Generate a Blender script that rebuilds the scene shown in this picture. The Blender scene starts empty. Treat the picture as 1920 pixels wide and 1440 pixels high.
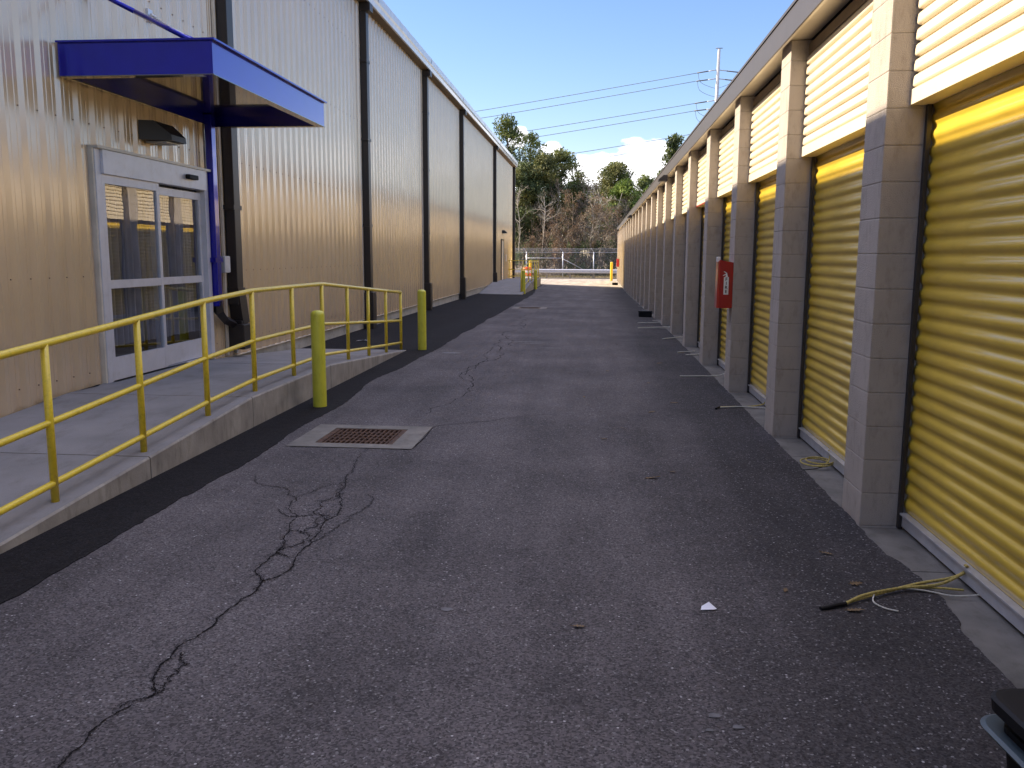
import bpy, bmesh, math, random
from mathutils import Vector, Matrix, noise
S = bpy.context.scene
COL = S.collection
R = math.radians
H = 1.61                                     # eye height

# ---------------------------------------------------------------- camera
YAW, PITCH, ROLL, FPX = 0.0939390, 0.1469933, 0.0045653, 1632.12
cd = bpy.data.cameras.new("camera"); cam = bpy.data.objects.new("camera", cd); COL.objects.link(cam)
fw = Vector((-math.sin(YAW)*math.cos(PITCH), math.cos(YAW)*math.cos(PITCH), -math.sin(PITCH)))
r0 = Vector((math.cos(YAW), math.sin(YAW), 0)); u0 = r0.cross(fw)
rt = r0*math.cos(ROLL) + u0*math.sin(ROLL); up = rt.cross(fw)
cam.matrix_world = Matrix(((rt.x, up.x, -fw.x, 0), (rt.y, up.y, -fw.y, 0), (rt.z, up.z, -fw.z, H), (0, 0, 0, 1)))
cd.sensor_width = 36; cd.lens = FPX/1920*36; cd.clip_start = 0.05; cd.clip_end = 3000
S.camera = cam

# ---------------------------------------------------------------- sun, sky, exposure
SUN = Vector((-1.0, 0.20, 0.735)).normalized()
EL = math.asin(SUN.z); AZ = math.atan2(SUN.x, SUN.y)
sd = bpy.data.lights.new("sun", 'SUN'); sd.energy = 5.0; sd.angle = R(0.55); sd.color = (1.0, 0.84, 0.61)
so = bpy.data.objects.new("sun", sd); COL.objects.link(so); so.location = (-30, 6, 30)
so.rotation_euler = (-SUN).to_track_quat('-Z', 'Y').to_euler()
W = bpy.data.worlds.new("World"); S.world = W; W.use_nodes = True
n = W.node_tree.nodes; l = W.node_tree.links; n.clear()
sky = n.new("ShaderNodeTexSky"); sky.sky_type = 'NISHITA'; sky.sun_disc = False
sky.sun_elevation = EL; sky.sun_rotation = AZ; sky.air_density = 1.0; sky.dust_density = 0.3; sky.ozone_density = 1.5
bg = n.new("ShaderNodeBackground"); bg.inputs[1].default_value = 0.093
wo = n.new("ShaderNodeOutputWorld")
tc = n.new("ShaderNodeTexCoord"); sx = n.new("ShaderNodeSeparateXYZ"); l.new(tc.outputs["Generated"], sx.inputs[0])
def mth(op, a, b=None, c=None, clamp=False):
    m = n.new("ShaderNodeMath"); m.operation = op; m.use_clamp = clamp
    for i, v in enumerate((a, b, c)):
        if v is None: continue
        if isinstance(v, (int, float)): m.inputs[i].default_value = v
        else: l.new(v, m.inputs[i])
    return m.outputs[0]
az = mth('ARCTAN2', sx.outputs[0], sx.outputs[1]); el = mth('ARCSINE', sx.outputs[2])
cb = n.new("ShaderNodeCombineXYZ"); l.new(az, cb.inputs[0]); l.new(el, cb.inputs[1])
nz = n.new("ShaderNodeTexNoise"); nz.inputs["Scale"].default_value = 26; nz.inputs["Detail"].default_value = 7; nz.inputs["Roughness"].default_value = 0.55
mp = n.new("ShaderNodeMapping"); mp.inputs["Scale"].default_value = (1, 1.7, 1); l.new(cb.outputs[0], mp.inputs[0]); l.new(mp.outputs[0], nz.inputs[0])
def blob(a0, e0, ra, re):
    dx = mth('MULTIPLY', mth('SUBTRACT', az, a0), 1/ra); dy = mth('MULTIPLY', mth('SUBTRACT', el, e0), 1/re)
    return mth('SUBTRACT', 1.0, mth('SQRT', mth('ADD', mth('MULTIPLY', dx, dx), mth('MULTIPLY', dy, dy))))
bl = [blob(0.055, 0.098, 0.040, 0.030), blob(0.005, 0.088, 0.055, 0.026), blob(-0.088, 0.128, 0.014, 0.013),
      blob(-0.054, 0.115, 0.016, 0.010), blob(-0.10, 0.085, 0.10, 0.02), blob(0.28, 0.09, 0.16, 0.04), blob(-0.5, 0.10, 0.22, 0.05)]
m = bl[0]
for b in bl[1:]: m = mth('MAXIMUM', m, b)
cl = mth('ADD', m, mth('MULTIPLY', mth('SUBTRACT', nz.outputs[0], 0.5), 1.5))
cl = mth('MULTIPLY', mth('ADD', cl, -0.02), 4.0, clamp=True)
mx = n.new("ShaderNodeMixRGB"); l.new(cl, mx.inputs[0])
hs = n.new("ShaderNodeHueSaturation"); hs.inputs["Saturation"].default_value = 1.18; hs.inputs["Value"].default_value = 1.0
l.new(sky.outputs[0], hs.inputs["Color"]); tn = n.new('ShaderNodeMixRGB'); tn.blend_type = 'MULTIPLY'; tn.inputs[0].default_value = 1.0; tn.inputs[2].default_value = (1.0, 0.91, 1.0, 1); l.new(hs.outputs[0], tn.inputs[1]); l.new(tn.outputs[0], mx.inputs[1]); 
mx2 = n.new("ShaderNodeMixRGB"); l.new(nz.outputs[0], mx2.inputs[0]); mx2.inputs[1].default_value = (7.0, 7.2, 8.2, 1); mx2.inputs[2].default_value = (13, 12.5, 12.2, 1)
l.new(mx2.outputs[0], mx.inputs[2])
# unseen high cloud added overhead to lift and neutralise shade; thins behind camera
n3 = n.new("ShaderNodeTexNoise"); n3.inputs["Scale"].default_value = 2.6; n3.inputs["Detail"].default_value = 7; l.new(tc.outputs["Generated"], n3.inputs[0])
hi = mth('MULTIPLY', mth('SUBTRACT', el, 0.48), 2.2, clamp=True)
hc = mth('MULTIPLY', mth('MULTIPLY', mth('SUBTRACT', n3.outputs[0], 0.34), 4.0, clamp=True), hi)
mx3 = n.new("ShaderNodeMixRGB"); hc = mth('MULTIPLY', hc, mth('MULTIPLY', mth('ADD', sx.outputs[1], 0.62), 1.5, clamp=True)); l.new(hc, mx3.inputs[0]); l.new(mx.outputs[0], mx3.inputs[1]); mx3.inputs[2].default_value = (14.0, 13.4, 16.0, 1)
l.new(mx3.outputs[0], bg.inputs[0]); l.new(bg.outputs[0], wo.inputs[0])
S.view_settings.view_transform = 'Standard'; S.view_settings.look = 'None'; S.view_settings.gamma = 1
S.view_settings.exposure = 1.25

# ---------------------------------------------------------------- helpers
random.seed(7)
MATS = {}
def mat(name, col, rough=0.6, metal=0.0, var=0.12, vscale=6.0, bump=0.0, bscale=60.0, spec=0.5, coat=0.0, col2=None, coatr=0.1, stretch=None, trans=0.0):
    if name in MATS: return MATS[name]
    m = bpy.data.materials.new(name); m.use_nodes = True; t = m.node_tree; N = t.nodes; L = t.links
    b = N["Principled BSDF"]; b.inputs["Roughness"].default_value = rough; b.inputs["Metallic"].default_value = metal
    b.inputs["Specular IOR Level"].default_value = spec; b.inputs["Coat Weight"].default_value = coat; b.inputs["Coat Roughness"].default_value = coatr
    g = N.new("ShaderNodeNewGeometry"); mpn = N.new("ShaderNodeMapping"); L.new(g.outputs["Position"], mpn.inputs[0])
    if stretch: mpn.inputs["Scale"].default_value = stretch
    nzz = N.new("ShaderNodeTexNoise"); nzz.inputs["Scale"].default_value = vscale; nzz.inputs["Detail"].default_value = 6; L.new(mpn.outputs[0], nzz.inputs[0])
    cr = N.new("ShaderNodeValToRGB"); L.new(nzz.outputs[0], cr.inputs[0])
    c2 = col2 or tuple(min(1, c*(1+var)) for c in col); c1 = col if col2 else tuple(c*(1-var) for c in col)
    cr.color_ramp.elements[0].position = 0.3; cr.color_ramp.elements[1].position = 0.7
    cr.color_ramp.elements[0].color = (*c1, 1); cr.color_ramp.elements[1].color = (*c2, 1)
    L.new(cr.outputs[0], b.inputs["Base Color"])
    if bump:
        n2 = N.new("ShaderNodeTexNoise"); n2.inputs["Scale"].default_value = bscale; n2.inputs["Detail"].default_value = 5; L.new(g.outputs["Position"], n2.inputs[0])
        bp = N.new("ShaderNodeBump"); bp.inputs["Strength"].default_value = bump; bp.inputs["Distance"].default_value = 0.01
        L.new(n2.outputs[0], bp.inputs["Height"]); L.new(bp.outputs[0], b.inputs["Normal"])
    MATS[name] = m; return m

class MB:
    def __init__(s): s.v = []; s.f = []; s.mi = []; s.mats = []; s.sm = []
    def mid(s, m):
        if m not in s.mats: s.mats.append(m)
        return s.mats.index(m)
    def face(s, pts, m, smooth=False):
        i = len(s.v); s.v += [tuple(p) for p in pts]; s.f.append(tuple(range(i, i+len(pts)))); s.mi.append(s.mid(m)); s.sm.append(smooth)
    def mesh(s, verts, faces, m, smooth=False):
        i = len(s.v); s.v += [tuple(p) for p in verts]; k = s.mid(m)
        for f in faces: s.f.append(tuple(i+a for a in f)); s.mi.append(k); s.sm.append(smooth)
    def box(s, x0, x1, y0, y1, z0, z1, m, ch=0.0):
        if x1 < x0: x0, x1 = x1, x0
        if y1 < y0: y0, y1 = y1, y0
        if ch <= 0:
            V = [(x, y, z) for x in (x0, x1) for y in (y0, y1) for z in (z0, z1)]
            s.mesh(V, [(0,1,3,2), (4,6,7,5), (0,4,5,1), (2,3,7,6), (0,2,6,4), (1,5,7,3)], m)
        else:
            bm = bmesh.new(); bmesh.ops.create_cube(bm, size=1.0)
            for v in bm.verts: v.co = Vector(((x0+x1)/2+v.co.x*(x1-x0), (y0+y1)/2+v.co.y*(y1-y0), (z0+z1)/2+v.co.z*(z1-z0)))
            bmesh.ops.bevel(bm, geom=bm.edges[:], offset=ch, segments=2, affect='EDGES', profile=0.6)
            bm.verts.ensure_lookup_table()
            s.mesh([v.co[:] for v in bm.verts], [[v.index for v in f.verts] for f in bm.faces], m); bm.free()
    def tube(s, pts, rad, m, k=10, caps=True, smooth=True, closed=False):
        P = [Vector(p) for p in pts]; nP = len(P)
        if isinstance(rad, (int, float)): rad = [rad]*nP
        i0 = len(s.v); mm = s.mid(m); ref = None
        for i, p in enumerate(P):
            d = (P[(i+1) % nP if closed else min(i+1, nP-1)] - P[i-1 if (closed or i > 0) else 0]).normalized()
            if ref is None:
                ref = Vector((0, 0, 1)) if abs(d.z) < 0.9 else Vector((1, 0, 0))
            a = (ref - d*ref.dot(d)).normalized(); ref = a; b = d.cross(a)
            # mitre
            sc = 1.0
            if 0 < i < nP-1:
                q = (P[i]-P[i-1]).normalized(); sc = 1/max(0.5, abs(q.dot(d)))
            for j in range(k):
                t = 2*math.pi*j/k; s.v.append(tuple(p + (a*math.cos(t)+b*math.sin(t))*rad[i]*sc))
        for i in range(nP if closed else nP-1):
            for j in range(k):
                a0 = i0+i*k; a1 = i0+((i+1) % nP)*k
                s.f.append((a0+j, a0+(j+1) % k, a1+(j+1) % k, a1+j)); s.mi.append(mm); s.sm.append(smooth)
        if caps and not closed:
            s.f.append(tuple(i0+j for j in reversed(range(k)))); s.mi.append(mm); s.sm.append(False)
            s.f.append(tuple(i0+(nP-1)*k+j for j in range(k))); s.mi.append(mm); s.sm.append(False)
    def lathe(s, x, y, prof, m, k=24):
        i0 = len(s.v); mm = s.mid(m)
        for (r, z) in prof:
            for j in range(k):
                t = 2*math.pi*j/k; s.v.append((x+r*math.cos(t), y+r*math.sin(t), z))
        for i in range(len(prof)-1):
            for j in range(k):
                s.f.append((i0+i*k+j, i0+i*k+(j+1) % k, i0+(i+1)*k+(j+1) % k, i0+(i+1)*k+j)); s.mi.append(mm); s.sm.append(True)
        s.f.append(tuple(i0+(len(prof)-1)*k+j for j in range(k))); s.mi.append(mm); s.sm.append(False)
    def build(s, name, parent=None, loc=None, **props):
        me = bpy.data.meshes.new(name); me.from_pydata(s.v, [], s.f)
        for m in s.mats: me.materials.append(m)
        me.polygons.foreach_set("material_index", s.mi); me.polygons.foreach_set("use_smooth", s.sm); me.update()
        o = bpy.data.objects.new(name, me); COL.objects.link(o)
        if parent: o.parent = parent
        if loc: o.location = loc
        for k, v in props.items(): o[k] = v
        return o
def thing(name, label, cat, loc=(0, 0, 0), group=None, rz=0):
    o = bpy.data.objects.new(name, None); COL.objects.link(o); o.location = loc; o.rotation_euler = (0, 0, rz); o.empty_display_size = 0.2
    o["label"] = label; o["category"] = cat
    if group: o["group"] = group
    return o
def tag(o, label, cat, group=None):
    o["label"] = label; o["category"] = cat
    if group: o["group"] = group
    return o
def copy_tree(o, parent=None, loc=None):
    c = o.copy(); COL.objects.link(c); c.parent = parent
    if loc: c.location = loc
    for ch in list(o.children): copy_tree(ch, c)
    return c
def lerp(a, b, t): return a+(b-a)*t
def sstep(a, b, x):
    t = max(0, min(1, (x-a)/(b-a))); return t*t*(3-2*t)
def gz(x, y):                                 # ground height of the alley
    f = -0.27*max(0, min(1, (y-18)/26.0))
    w = lerp(0.15, 1.0, max(0, min(1, (x+5)/6.6)))
    w = lerp(w, 1.0, sstep(50, 62, y))
    return f*w
def fn(x, y=0, z=0): return noise.noise(Vector((x, y, z)))

# ---------------------------------------------------------------- materials
def asphalt_mat(name, dark, light, speck, wear=True, spec=0.3):
    m = bpy.data.materials.new(name); m.use_nodes = True; t = m.node_tree; N = t.nodes; L = t.links
    b = N["Principled BSDF"]; b.inputs["Roughness"].default_value = 0.85; b.inputs["Specular IOR Level"].default_value = spec
    g = N.new("ShaderNodeNewGeometry"); P = g.outputs["Position"]
    def noi(sc, det=5, ro=0.6, scl=None):
        q = N.new("ShaderNodeTexNoise"); q.inputs["Scale"].default_value = sc; q.inputs["Detail"].default_value = det; q.inputs["Roughness"].default_value = ro
        if scl:
            mm = N.new("ShaderNodeMapping"); mm.inputs["Scale"].default_value = scl; L.new(P, mm.inputs[0]); L.new(mm.outputs[0], q.inputs[0])
        else: L.new(P, q.inputs[0])
        return q.outputs[0]
    def ramp(v, a, ca, bb, cb_):
        r = N.new("ShaderNodeValToRGB"); r.color_ramp.elements[0].position = a; r.color_ramp.elements[1].position = bb
        r.color_ramp.elements[0].color = (*ca, 1); r.color_ramp.elements[1].color = (*cb_, 1); L.new(v, r.inputs[0]); return r.outputs[0]
    def mix(f, a, c, mode='MIX'):
        x = N.new("ShaderNodeMixRGB"); x.blend_type = mode
        for i, v in enumerate((f, a, c)):
            if isinstance(v, float): x.inputs[i].default_value = v
            elif isinstance(v, tuple): x.inputs[i].default_value = (*v, 1)
            else: L.new(v, x.inputs[i])
        return x.outputs[0]
    base = ramp(noi(0.7, 7, 0.62), 0.32, dark, 0.7, light)
    st = ramp(noi(1.0, 6, 0.6, (2.6, 0.22, 1)), 0.35, (0.80, 0.80, 0.80), 0.62, (1.16, 1.16, 1.16))
    base = mix(1.0, base, st, 'MULTIPLY')
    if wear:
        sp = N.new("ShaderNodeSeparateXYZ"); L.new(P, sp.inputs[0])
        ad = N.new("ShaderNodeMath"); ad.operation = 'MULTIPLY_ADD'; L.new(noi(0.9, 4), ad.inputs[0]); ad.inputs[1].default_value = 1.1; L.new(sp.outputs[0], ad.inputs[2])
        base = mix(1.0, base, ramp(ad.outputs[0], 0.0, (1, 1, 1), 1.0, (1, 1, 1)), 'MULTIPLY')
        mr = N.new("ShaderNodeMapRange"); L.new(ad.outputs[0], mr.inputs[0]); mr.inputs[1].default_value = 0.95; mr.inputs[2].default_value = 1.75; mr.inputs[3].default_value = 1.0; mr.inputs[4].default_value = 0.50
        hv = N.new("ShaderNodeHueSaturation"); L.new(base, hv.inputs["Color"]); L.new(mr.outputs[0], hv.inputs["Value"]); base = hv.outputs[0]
    vo = N.new("ShaderNodeTexVoronoi"); vo.inputs["Scale"].default_value = 125; L.new(P, vo.inputs[0])
    hv2 = N.new("ShaderNodeSeparateXYZ"); L.new(vo.outputs["Color"], hv2.inputs[0])
    base = mix(1.0, base, ramp(hv2.outputs[0], 0.0, (0.40, 0.40, 0.41), 1.0, (1.75, 1.72, 1.70)), 'MULTIPLY')
    sp_ = ramp(hv2.outputs[1], 0.955, (0, 0, 0), 0.985, (1, 1, 1)); base = mix(sp_, base, speck)
    vo3 = N.new("ShaderNodeTexVoronoi"); vo3.inputs["Scale"].default_value = 31; L.new(P, vo3.inputs[0])
    h3 = N.new("ShaderNodeSeparateXYZ"); L.new(vo3.outputs["Color"], h3.inputs[0])
    near = ramp(vo3.outputs["Distance"], 0.10, (1, 1, 1), 0.17, (0, 0, 0)); rare = ramp(h3.outputs[2], 0.984, (0, 0, 0), 0.990, (1, 1, 1))
    base = mix(mix(1.0, near, rare, 'MULTIPLY'), base, tuple(min(1, c*2.2) for c in speck))
    L.new(base, b.inputs["Base Color"])
    bp = N.new("ShaderNodeBump"); bp.inputs["Strength"].default_value = 0.55; bp.inputs["Distance"].default_value = 0.004
    L.new(noi(190, 3, 0.7), bp.inputs["Height"])
    bp2 = N.new("ShaderNodeBump"); bp2.inputs["Strength"].default_value = 0.4; bp2.inputs["Distance"].default_value = 0.02; L.new(noi(9, 5), bp2.inputs["Height"]); L.new(bp2.outputs[0], bp.inputs["Normal"])
    L.new(bp.outputs[0], b.inputs["Normal"])
    return m
M_ASPH = asphalt_mat("worn_asphalt", (0.045, 0.0415, 0.045), (0.094, 0.086, 0.091), (0.19, 0.185, 0.19))
M_PATCH = asphalt_mat("new_asphalt", (0.0075, 0.0070, 0.0085), (0.0125, 0.0118, 0.0135), (0.03, 0.03, 0.032), wear=False, spec=0.15)
M_CRACK = mat("crack_dirt", (0.013, 0.012, 0.013), 1.0, spec=0.1)
M_CONC = mat("concrete", (0.19, 0.187, 0.19), 0.85, var=0.18, vscale=2.2, bump=0.25, bscale=90, col2=(0.25, 0.245, 0.25))
M_CONCD = mat("concrete_side", (0.20, 0.185, 0.165), 0.9, var=0.2, vscale=3.5, bump=0.3, bscale=50, col2=(0.33, 0.31, 0.275))
M_APRON = mat("concrete_apron", (0.125, 0.12, 0.11), 0.92, vscale=5, bump=0.3, bscale=120, col2=(0.20, 0.19, 0.175))
M_FOUND = mat("foundation", (0.34, 0.32, 0.27), 0.9, vscale=3, bump=0.2, bscale=60, col2=(0.46, 0.43, 0.37))
def siding_mat():
    m = mat("tan_siding", (0.57, 0.43, 0.27), 0.27, 0.12, var=0.05, vscale=1.2, spec=0.8, coat=1.0, coatr=0.16)
    N = m.node_tree.nodes; L = m.node_tree.links; b = N["Principled BSDF"]; b.inputs["Coat IOR"].default_value = 1.78
    g = N.new("ShaderNodeNewGeometry"); mm = N.new("ShaderNodeMapping"); mm.inputs["Scale"].default_value = (1, 3.2, 0.75); L.new(g.outputs["Position"], mm.inputs[0])
    q = N.new("ShaderNodeTexNoise"); q.inputs["Scale"].default_value = 1.4; q.inputs["Detail"].default_value = 3; L.new(mm.outputs[0], q.inputs[0])
    bp = N.new("ShaderNodeBump"); bp.inputs["Strength"].default_value = 0.35; bp.inputs["Distance"].default_value = 0.02; L.new(q.outputs[0], bp.inputs["Height"])
    L.new(bp.outputs[0], b.inputs["Normal"]); L.new(bp.outputs[0], b.inputs["Coat Normal"])
    return m
M_SIDE = siding_mat()
M_SCREW = mat("screw_head", (0.16, 0.10, 0.06), 0.5)
M_TRIM = mat("light_trim", (0.62, 0.56, 0.46), 0.4)
M_BROWN = mat("brown_metal", (0.020, 0.015, 0.014), 0.42, spec=0.5, var=0.15)
M_SOFF = mat("soffit_brown", (0.17, 0.125, 0.08), 0.6)
M_GUT = mat("gutter_white", (0.55, 0.57, 0.62), 0.25, coat=0.5, coatr=0.1)
M_BLUE = mat("royal_blue", (0.002, 0.004, 0.34), 0.24, 0.55, var=0.08, spec=0.2, coat=1.0, coatr=0.05)
M_BLUE.node_tree.nodes["Principled BSDF"].inputs["Coat IOR"].default_value = 1.45
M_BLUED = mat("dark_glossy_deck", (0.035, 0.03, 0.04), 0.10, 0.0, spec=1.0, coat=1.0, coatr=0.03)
M_ALU = mat("anodised_aluminium", (0.62, 0.62, 0.66), 0.42, 0.25, var=0.05)
M_BLACK = mat("black_plastic", (0.008, 0.008, 0.010), 0.6, spec=0.25)
M_YEL = mat("rail_yellow", (0.72, 0.55, 0.035), 0.32, var=0.06, vscale=9, coat=0.3)
M_BOL = mat("bollard_yellow_green", (0.55, 0.54, 0.045), 0.42, var=0.06, vscale=7, bump=0.12, bscale=140, coat=0.2)
M_BOLO = mat("bollard_gold", (0.75, 0.50, 0.02), 0.42, var=0.06)
M_DOOR = mat("door_yellow", (0.74, 0.52, 0.055), 0.36, 0.0, var=0.07, vscale=2.5, spec=0.6, coat=0.7, coatr=0.06)
M_CMU = mat("painted_block", (0.43, 0.385, 0.345), 0.78, var=0.06, vscale=3, bump=0.6, bscale=170)
M_HEAD = mat("tan_header", (0.74, 0.65, 0.50), 0.42, var=0.04, coat=0.2)
M_FASC = mat("grey_fascia", (0.075, 0.068, 0.068), 0.45, var=0.05)
M_GALV = mat("galvanised", (0.56, 0.58, 0.64), 0.35, 0.4, var=0.12, vscale=12)
M_TRACK = mat("dark_track", (0.05, 0.045, 0.045), 0.45, 0.5)
M_RED = mat("red_enamel", (0.36, 0.008, 0.008), 0.28, coat=0.6)
M_WHT = mat("white_paint", (0.78, 0.78, 0.78), 0.5)
M_INK = mat("black_ink", (0.01, 0.01, 0.012), 0.6)
M_RUST = mat("rusty_iron", (0.05, 0.026, 0.018), 0.8, 0.3, vscale=14, bump=0.5, bscale=120, col2=(0.11, 0.058, 0.035))
M_PIT = mat("pit_dark", (0.03, 0.028, 0.026), 0.95)
M_CURT = mat("curtain", (0.25, 0.25, 0.27), 0.9)
M_ROOM = mat("room_dark", (0.06, 0.06, 0.06), 0.9)
M_ROPEY = mat("yellow_rope", (0.50, 0.40, 0.12), 0.85, var=0.3, vscale=90, bump=0.6, bscale=260)
M_ROPEW = mat("pale_rope", (0.55, 0.54, 0.48), 0.85, var=0.2, vscale=80)
M_LEAF = mat("dry_leaf", (0.16, 0.105, 0.05), 0.8, var=0.35, vscale=30)
M_PAPER = mat("paper", (0.75, 0.77, 0.85), 0.7)
M_STEEL = mat("painted_steel", (0.45, 0.46, 0.47), 0.45, 0.5)
M_WIRE = mat("wire_grey", (0.12, 0.12, 0.13), 0.6)
M_BARK = mat("bark", (0.12, 0.095, 0.075), 0.95, var=0.3, vscale=8, bump=0.5, bscale=20)
M_PALE = mat("pale_bark", (0.42, 0.38, 0.32), 0.9, var=0.25, vscale=5)
M_TWIG = mat("twig", (0.26, 0.205, 0.15), 0.95, var=0.3, vscale=2)
M_ORNG = mat("orange_plastic", (0.80, 0.12, 0.02), 0.5)
M_TEAL = mat("grey_blue_rim", (0.06, 0.085, 0.10), 0.5)
def leaf_mat(name, c1, c2, tr=0.25):
    m = bpy.data.materials.new(name); m.use_nodes = True; N = m.node_tree.nodes; L = m.node_tree.links
    b = N["Principled BSDF"]; b.inputs["Roughness"].default_value = 0.65; b.inputs["Specular IOR Level"].default_value = 0.3
    g = N.new("ShaderNodeNewGeometry"); q = N.new("ShaderNodeTexNoise"); q.inputs["Scale"].default_value = 0.9; q.inputs["Detail"].default_value = 5; L.new(g.outputs["Position"], q.inputs[0])
    r = N.new("ShaderNodeValToRGB"); r.color_ramp.elements[0].position = 0.35; r.color_ramp.elements[1].position = 0.68
    r.color_ramp.elements[0].color = (*c1, 1); r.color_ramp.elements[1].color = (*c2, 1); L.new(q.outputs[0], r.inputs[0]); L.new(r.outputs[0], b.inputs["Base Color"])
    t = N.new("ShaderNodeBsdfTranslucent"); L.new(r.outputs[0], t.inputs[0]); mxx = N.new("ShaderNodeMixShader"); mxx.inputs[0].default_value = tr
    L.new(b.outputs[0], mxx.inputs[1]); L.new(t.outputs[0], mxx.inputs[2]); L.new(mxx.outputs[0], N["Material Output"].inputs[0])
    return m
L_PINE = leaf_mat("pine_needles", (0.060, 0.085, 0.02), (0.23, 0.27, 0.07))
L_OLIVE = leaf_mat("olive_leaves", (0.060, 0.075, 0.02), (0.25, 0.24, 0.08))
L_DARK = leaf_mat("dark_leaves", (0.035, 0.055, 0.02), (0.15, 0.19, 0.07))
L_GREEN = leaf_mat("bright_needles", (0.07, 0.12, 0.02), (0.22, 0.30, 0.06))
L_BROWN = leaf_mat("brown_leaves", (0.10, 0.068, 0.045), (0.27, 0.18, 0.11))
L_TAN = leaf_mat("tan_leaves", (0.15, 0.115, 0.08), (0.30, 0.24, 0.17))

def grime(m, sc=(2.0, 2.0, 0.5), amt=0.72):
    N = m.node_tree.nodes; L = m.node_tree.links; b = N["Principled BSDF"]; old = b.inputs["Base Color"].links[0].from_socket
    g = N.new("ShaderNodeNewGeometry"); mm = N.new("ShaderNodeMapping"); mm.inputs["Scale"].default_value = sc; L.new(g.outputs["Position"], mm.inputs[0])
    q = N.new("ShaderNodeTexNoise"); q.inputs["Scale"].default_value = 3.0; q.inputs["Detail"].default_value = 9; q.inputs["Roughness"].default_value = 0.7; L.new(mm.outputs[0], q.inputs[0])
    r = N.new("ShaderNodeValToRGB"); r.color_ramp.elements[0].position = 0.50; r.color_ramp.elements[1].position = 0.80; r.color_ramp.elements[0].color = (1, 1, 1, 1); r.color_ramp.elements[1].color = (amt, amt*.96, amt*.9, 1); L.new(q.outputs[0], r.inputs[0])
    x = N.new("ShaderNodeMixRGB"); x.blend_type = 'MULTIPLY'; x.inputs[0].default_value = 1; L.new(old, x.inputs[1]); L.new(r.outputs[0], x.inputs[2]); L.new(x.outputs[0], b.inputs["Base Color"])
grime(M_CMU, (5, 5, 2.0), 0.66); grime(M_DOOR, (0.6, 1.2, 6), 0.78); grime(M_CONCD, (5, 5, 1.2), 0.55); grime(M_CONC, (2.5, 1.2, 1), 0.72); grime(M_APRON, (4, 2, 2), 0.6); grime(M_YEL, (14, 14, 14), 0.6); grime(M_BOL, (9, 9, 3), 0.72); grime(M_ALU, (3, 3, 3), 0.85); grime(M_FOUND, (3, 1, 2), 0.6)
# ---------------------------------------------------------------- ground
g = MB(); M_DIRT = mat("leaf_litter", (0.10, 0.075, 0.05), 0.95, vscale=1.5, bump=0.8, bscale=8, col2=(0.20, 0.16, 0.11))
xs = [-900, -300, -120, -60, -40, -26, -15, -6, 3, 12, 22, 40, 70, 150, 400, 900]
ys = [-300, -80, -20, 0, 20, 40, 60, 70.9, 71.6, 74, 78, 84, 92, 105, 130, 180, 260, 420, 700, 1500]
def tz(x, y):
    if y < 71: return -0.62 if -70 < x < 60 else -0.4
    if y < 76: return -0.29
    return -0.32 + 0.02*(min(y, 130)-76) + 0.25*fn(x*0.15, y*0.15)
V = [(x, y, tz(x, y)) for y in ys for x in xs]; nx = len(xs)
g.mesh(V, [(j*nx+i, j*nx+i+1, (j+1)*nx+i+1, (j+1)*nx+i) for j in range(len(ys)-1) for i in range(nx-1)], M_DIRT)
g.build("ground", kind="structure")

EDGE = 1.615
def edge(y):
    e = EDGE + 0.014*fn(y*2.1) + 0.012*fn(y*9, 3) + 0.010*fn(y*27, 9)
    if 3.75 < y < 4.75:                       # ragged tongue of asphalt on the apron
        e += 0.085*math.sin((y-3.75)/1.0*math.pi)**0.7*(0.7+0.6*fn(y*7, 5))+0.02*fn(y*30, 2)
    return e
DR1 = (-2.58, -1.50, 7.00, 7.95); DR2 = (-2.60, -1.52, 27.2, 28.2)
rows = sorted(set([-14, -8, -4, -2, 0, 1, 1.5] + [1.8+0.035*i for i in range(int((12-1.8)/0.035))] + [12+0.5*i for i in range(83)] + [53.4, 7.0, 7.95, 27.2, 28.2]))
a = MB(); colx = [-5.35, -4.0, -3.3, -2.60, -2.58, -1.52, -1.50, -0.7, 0.2, 1.0, None]
def inhole(x0, x1, y0, y1):
    xm, ym = (x0+x1)/2, (y0+y1)/2
    return any(d[0] < xm < d[1] and d[2] < ym < d[3] for d in (DR1, DR2))
def az_(x, y): return gz(x, y) + (0.012*fn(x*0.7, y*0.5) if 0.5 < y < 50 and -2.45 < x < -99 else 0)
grid = [[((edge(y) if x is None else x), y) for x in colx] for y in rows]
V = [(x, y, gz(x, y)) for r in grid for (x, y) in r]; nc = len(colx); F = []
for j in range(len(rows)-1):
    for i in range(nc-1):
        if not inhole(grid[j][i][0], grid[j][i+1][0], rows[j], rows[j+1]): F.append((j*nc+i, j*nc+i+1, (j+1)*nc+i+1, (j+1)*nc+i))
a.mesh(V, F, M_ASPH)
sk = []
for j in range(len(rows)-1):
    p, q = grid[j][-1], grid[j+1][-1]
    a.face([(p[0], p[1], gz(*p)), (p[0]+0.008, p[1], gz(*p)-0.03), (q[0]+0.008, q[1], gz(*q)-0.03), (q[0], q[1], gz(*q))], M_PATCH)
a.build("road", kind="structure")
yd = MB()
M_YARD = asphalt_mat("yard_asphalt", (0.22, 0.20, 0.175), (0.34, 0.31, 0.265), (0.3, 0.29, 0.28), wear=False)
xs = [-26, -15, -9, -5.35, -3, -0.8, edge(53.4), 1.9]; ys = [53.4, 56, 60, 64, 68, 71.2]
V = [(x, y, gz(min(x, 1.6), y)) for y in ys for x in xs]
yd.mesh(V, [(j*8+i, j*8+i+1, (j+1)*8+i+1, (j+1)*8+i) for j in range(5) for i in range(7)], M_YARD)
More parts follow.
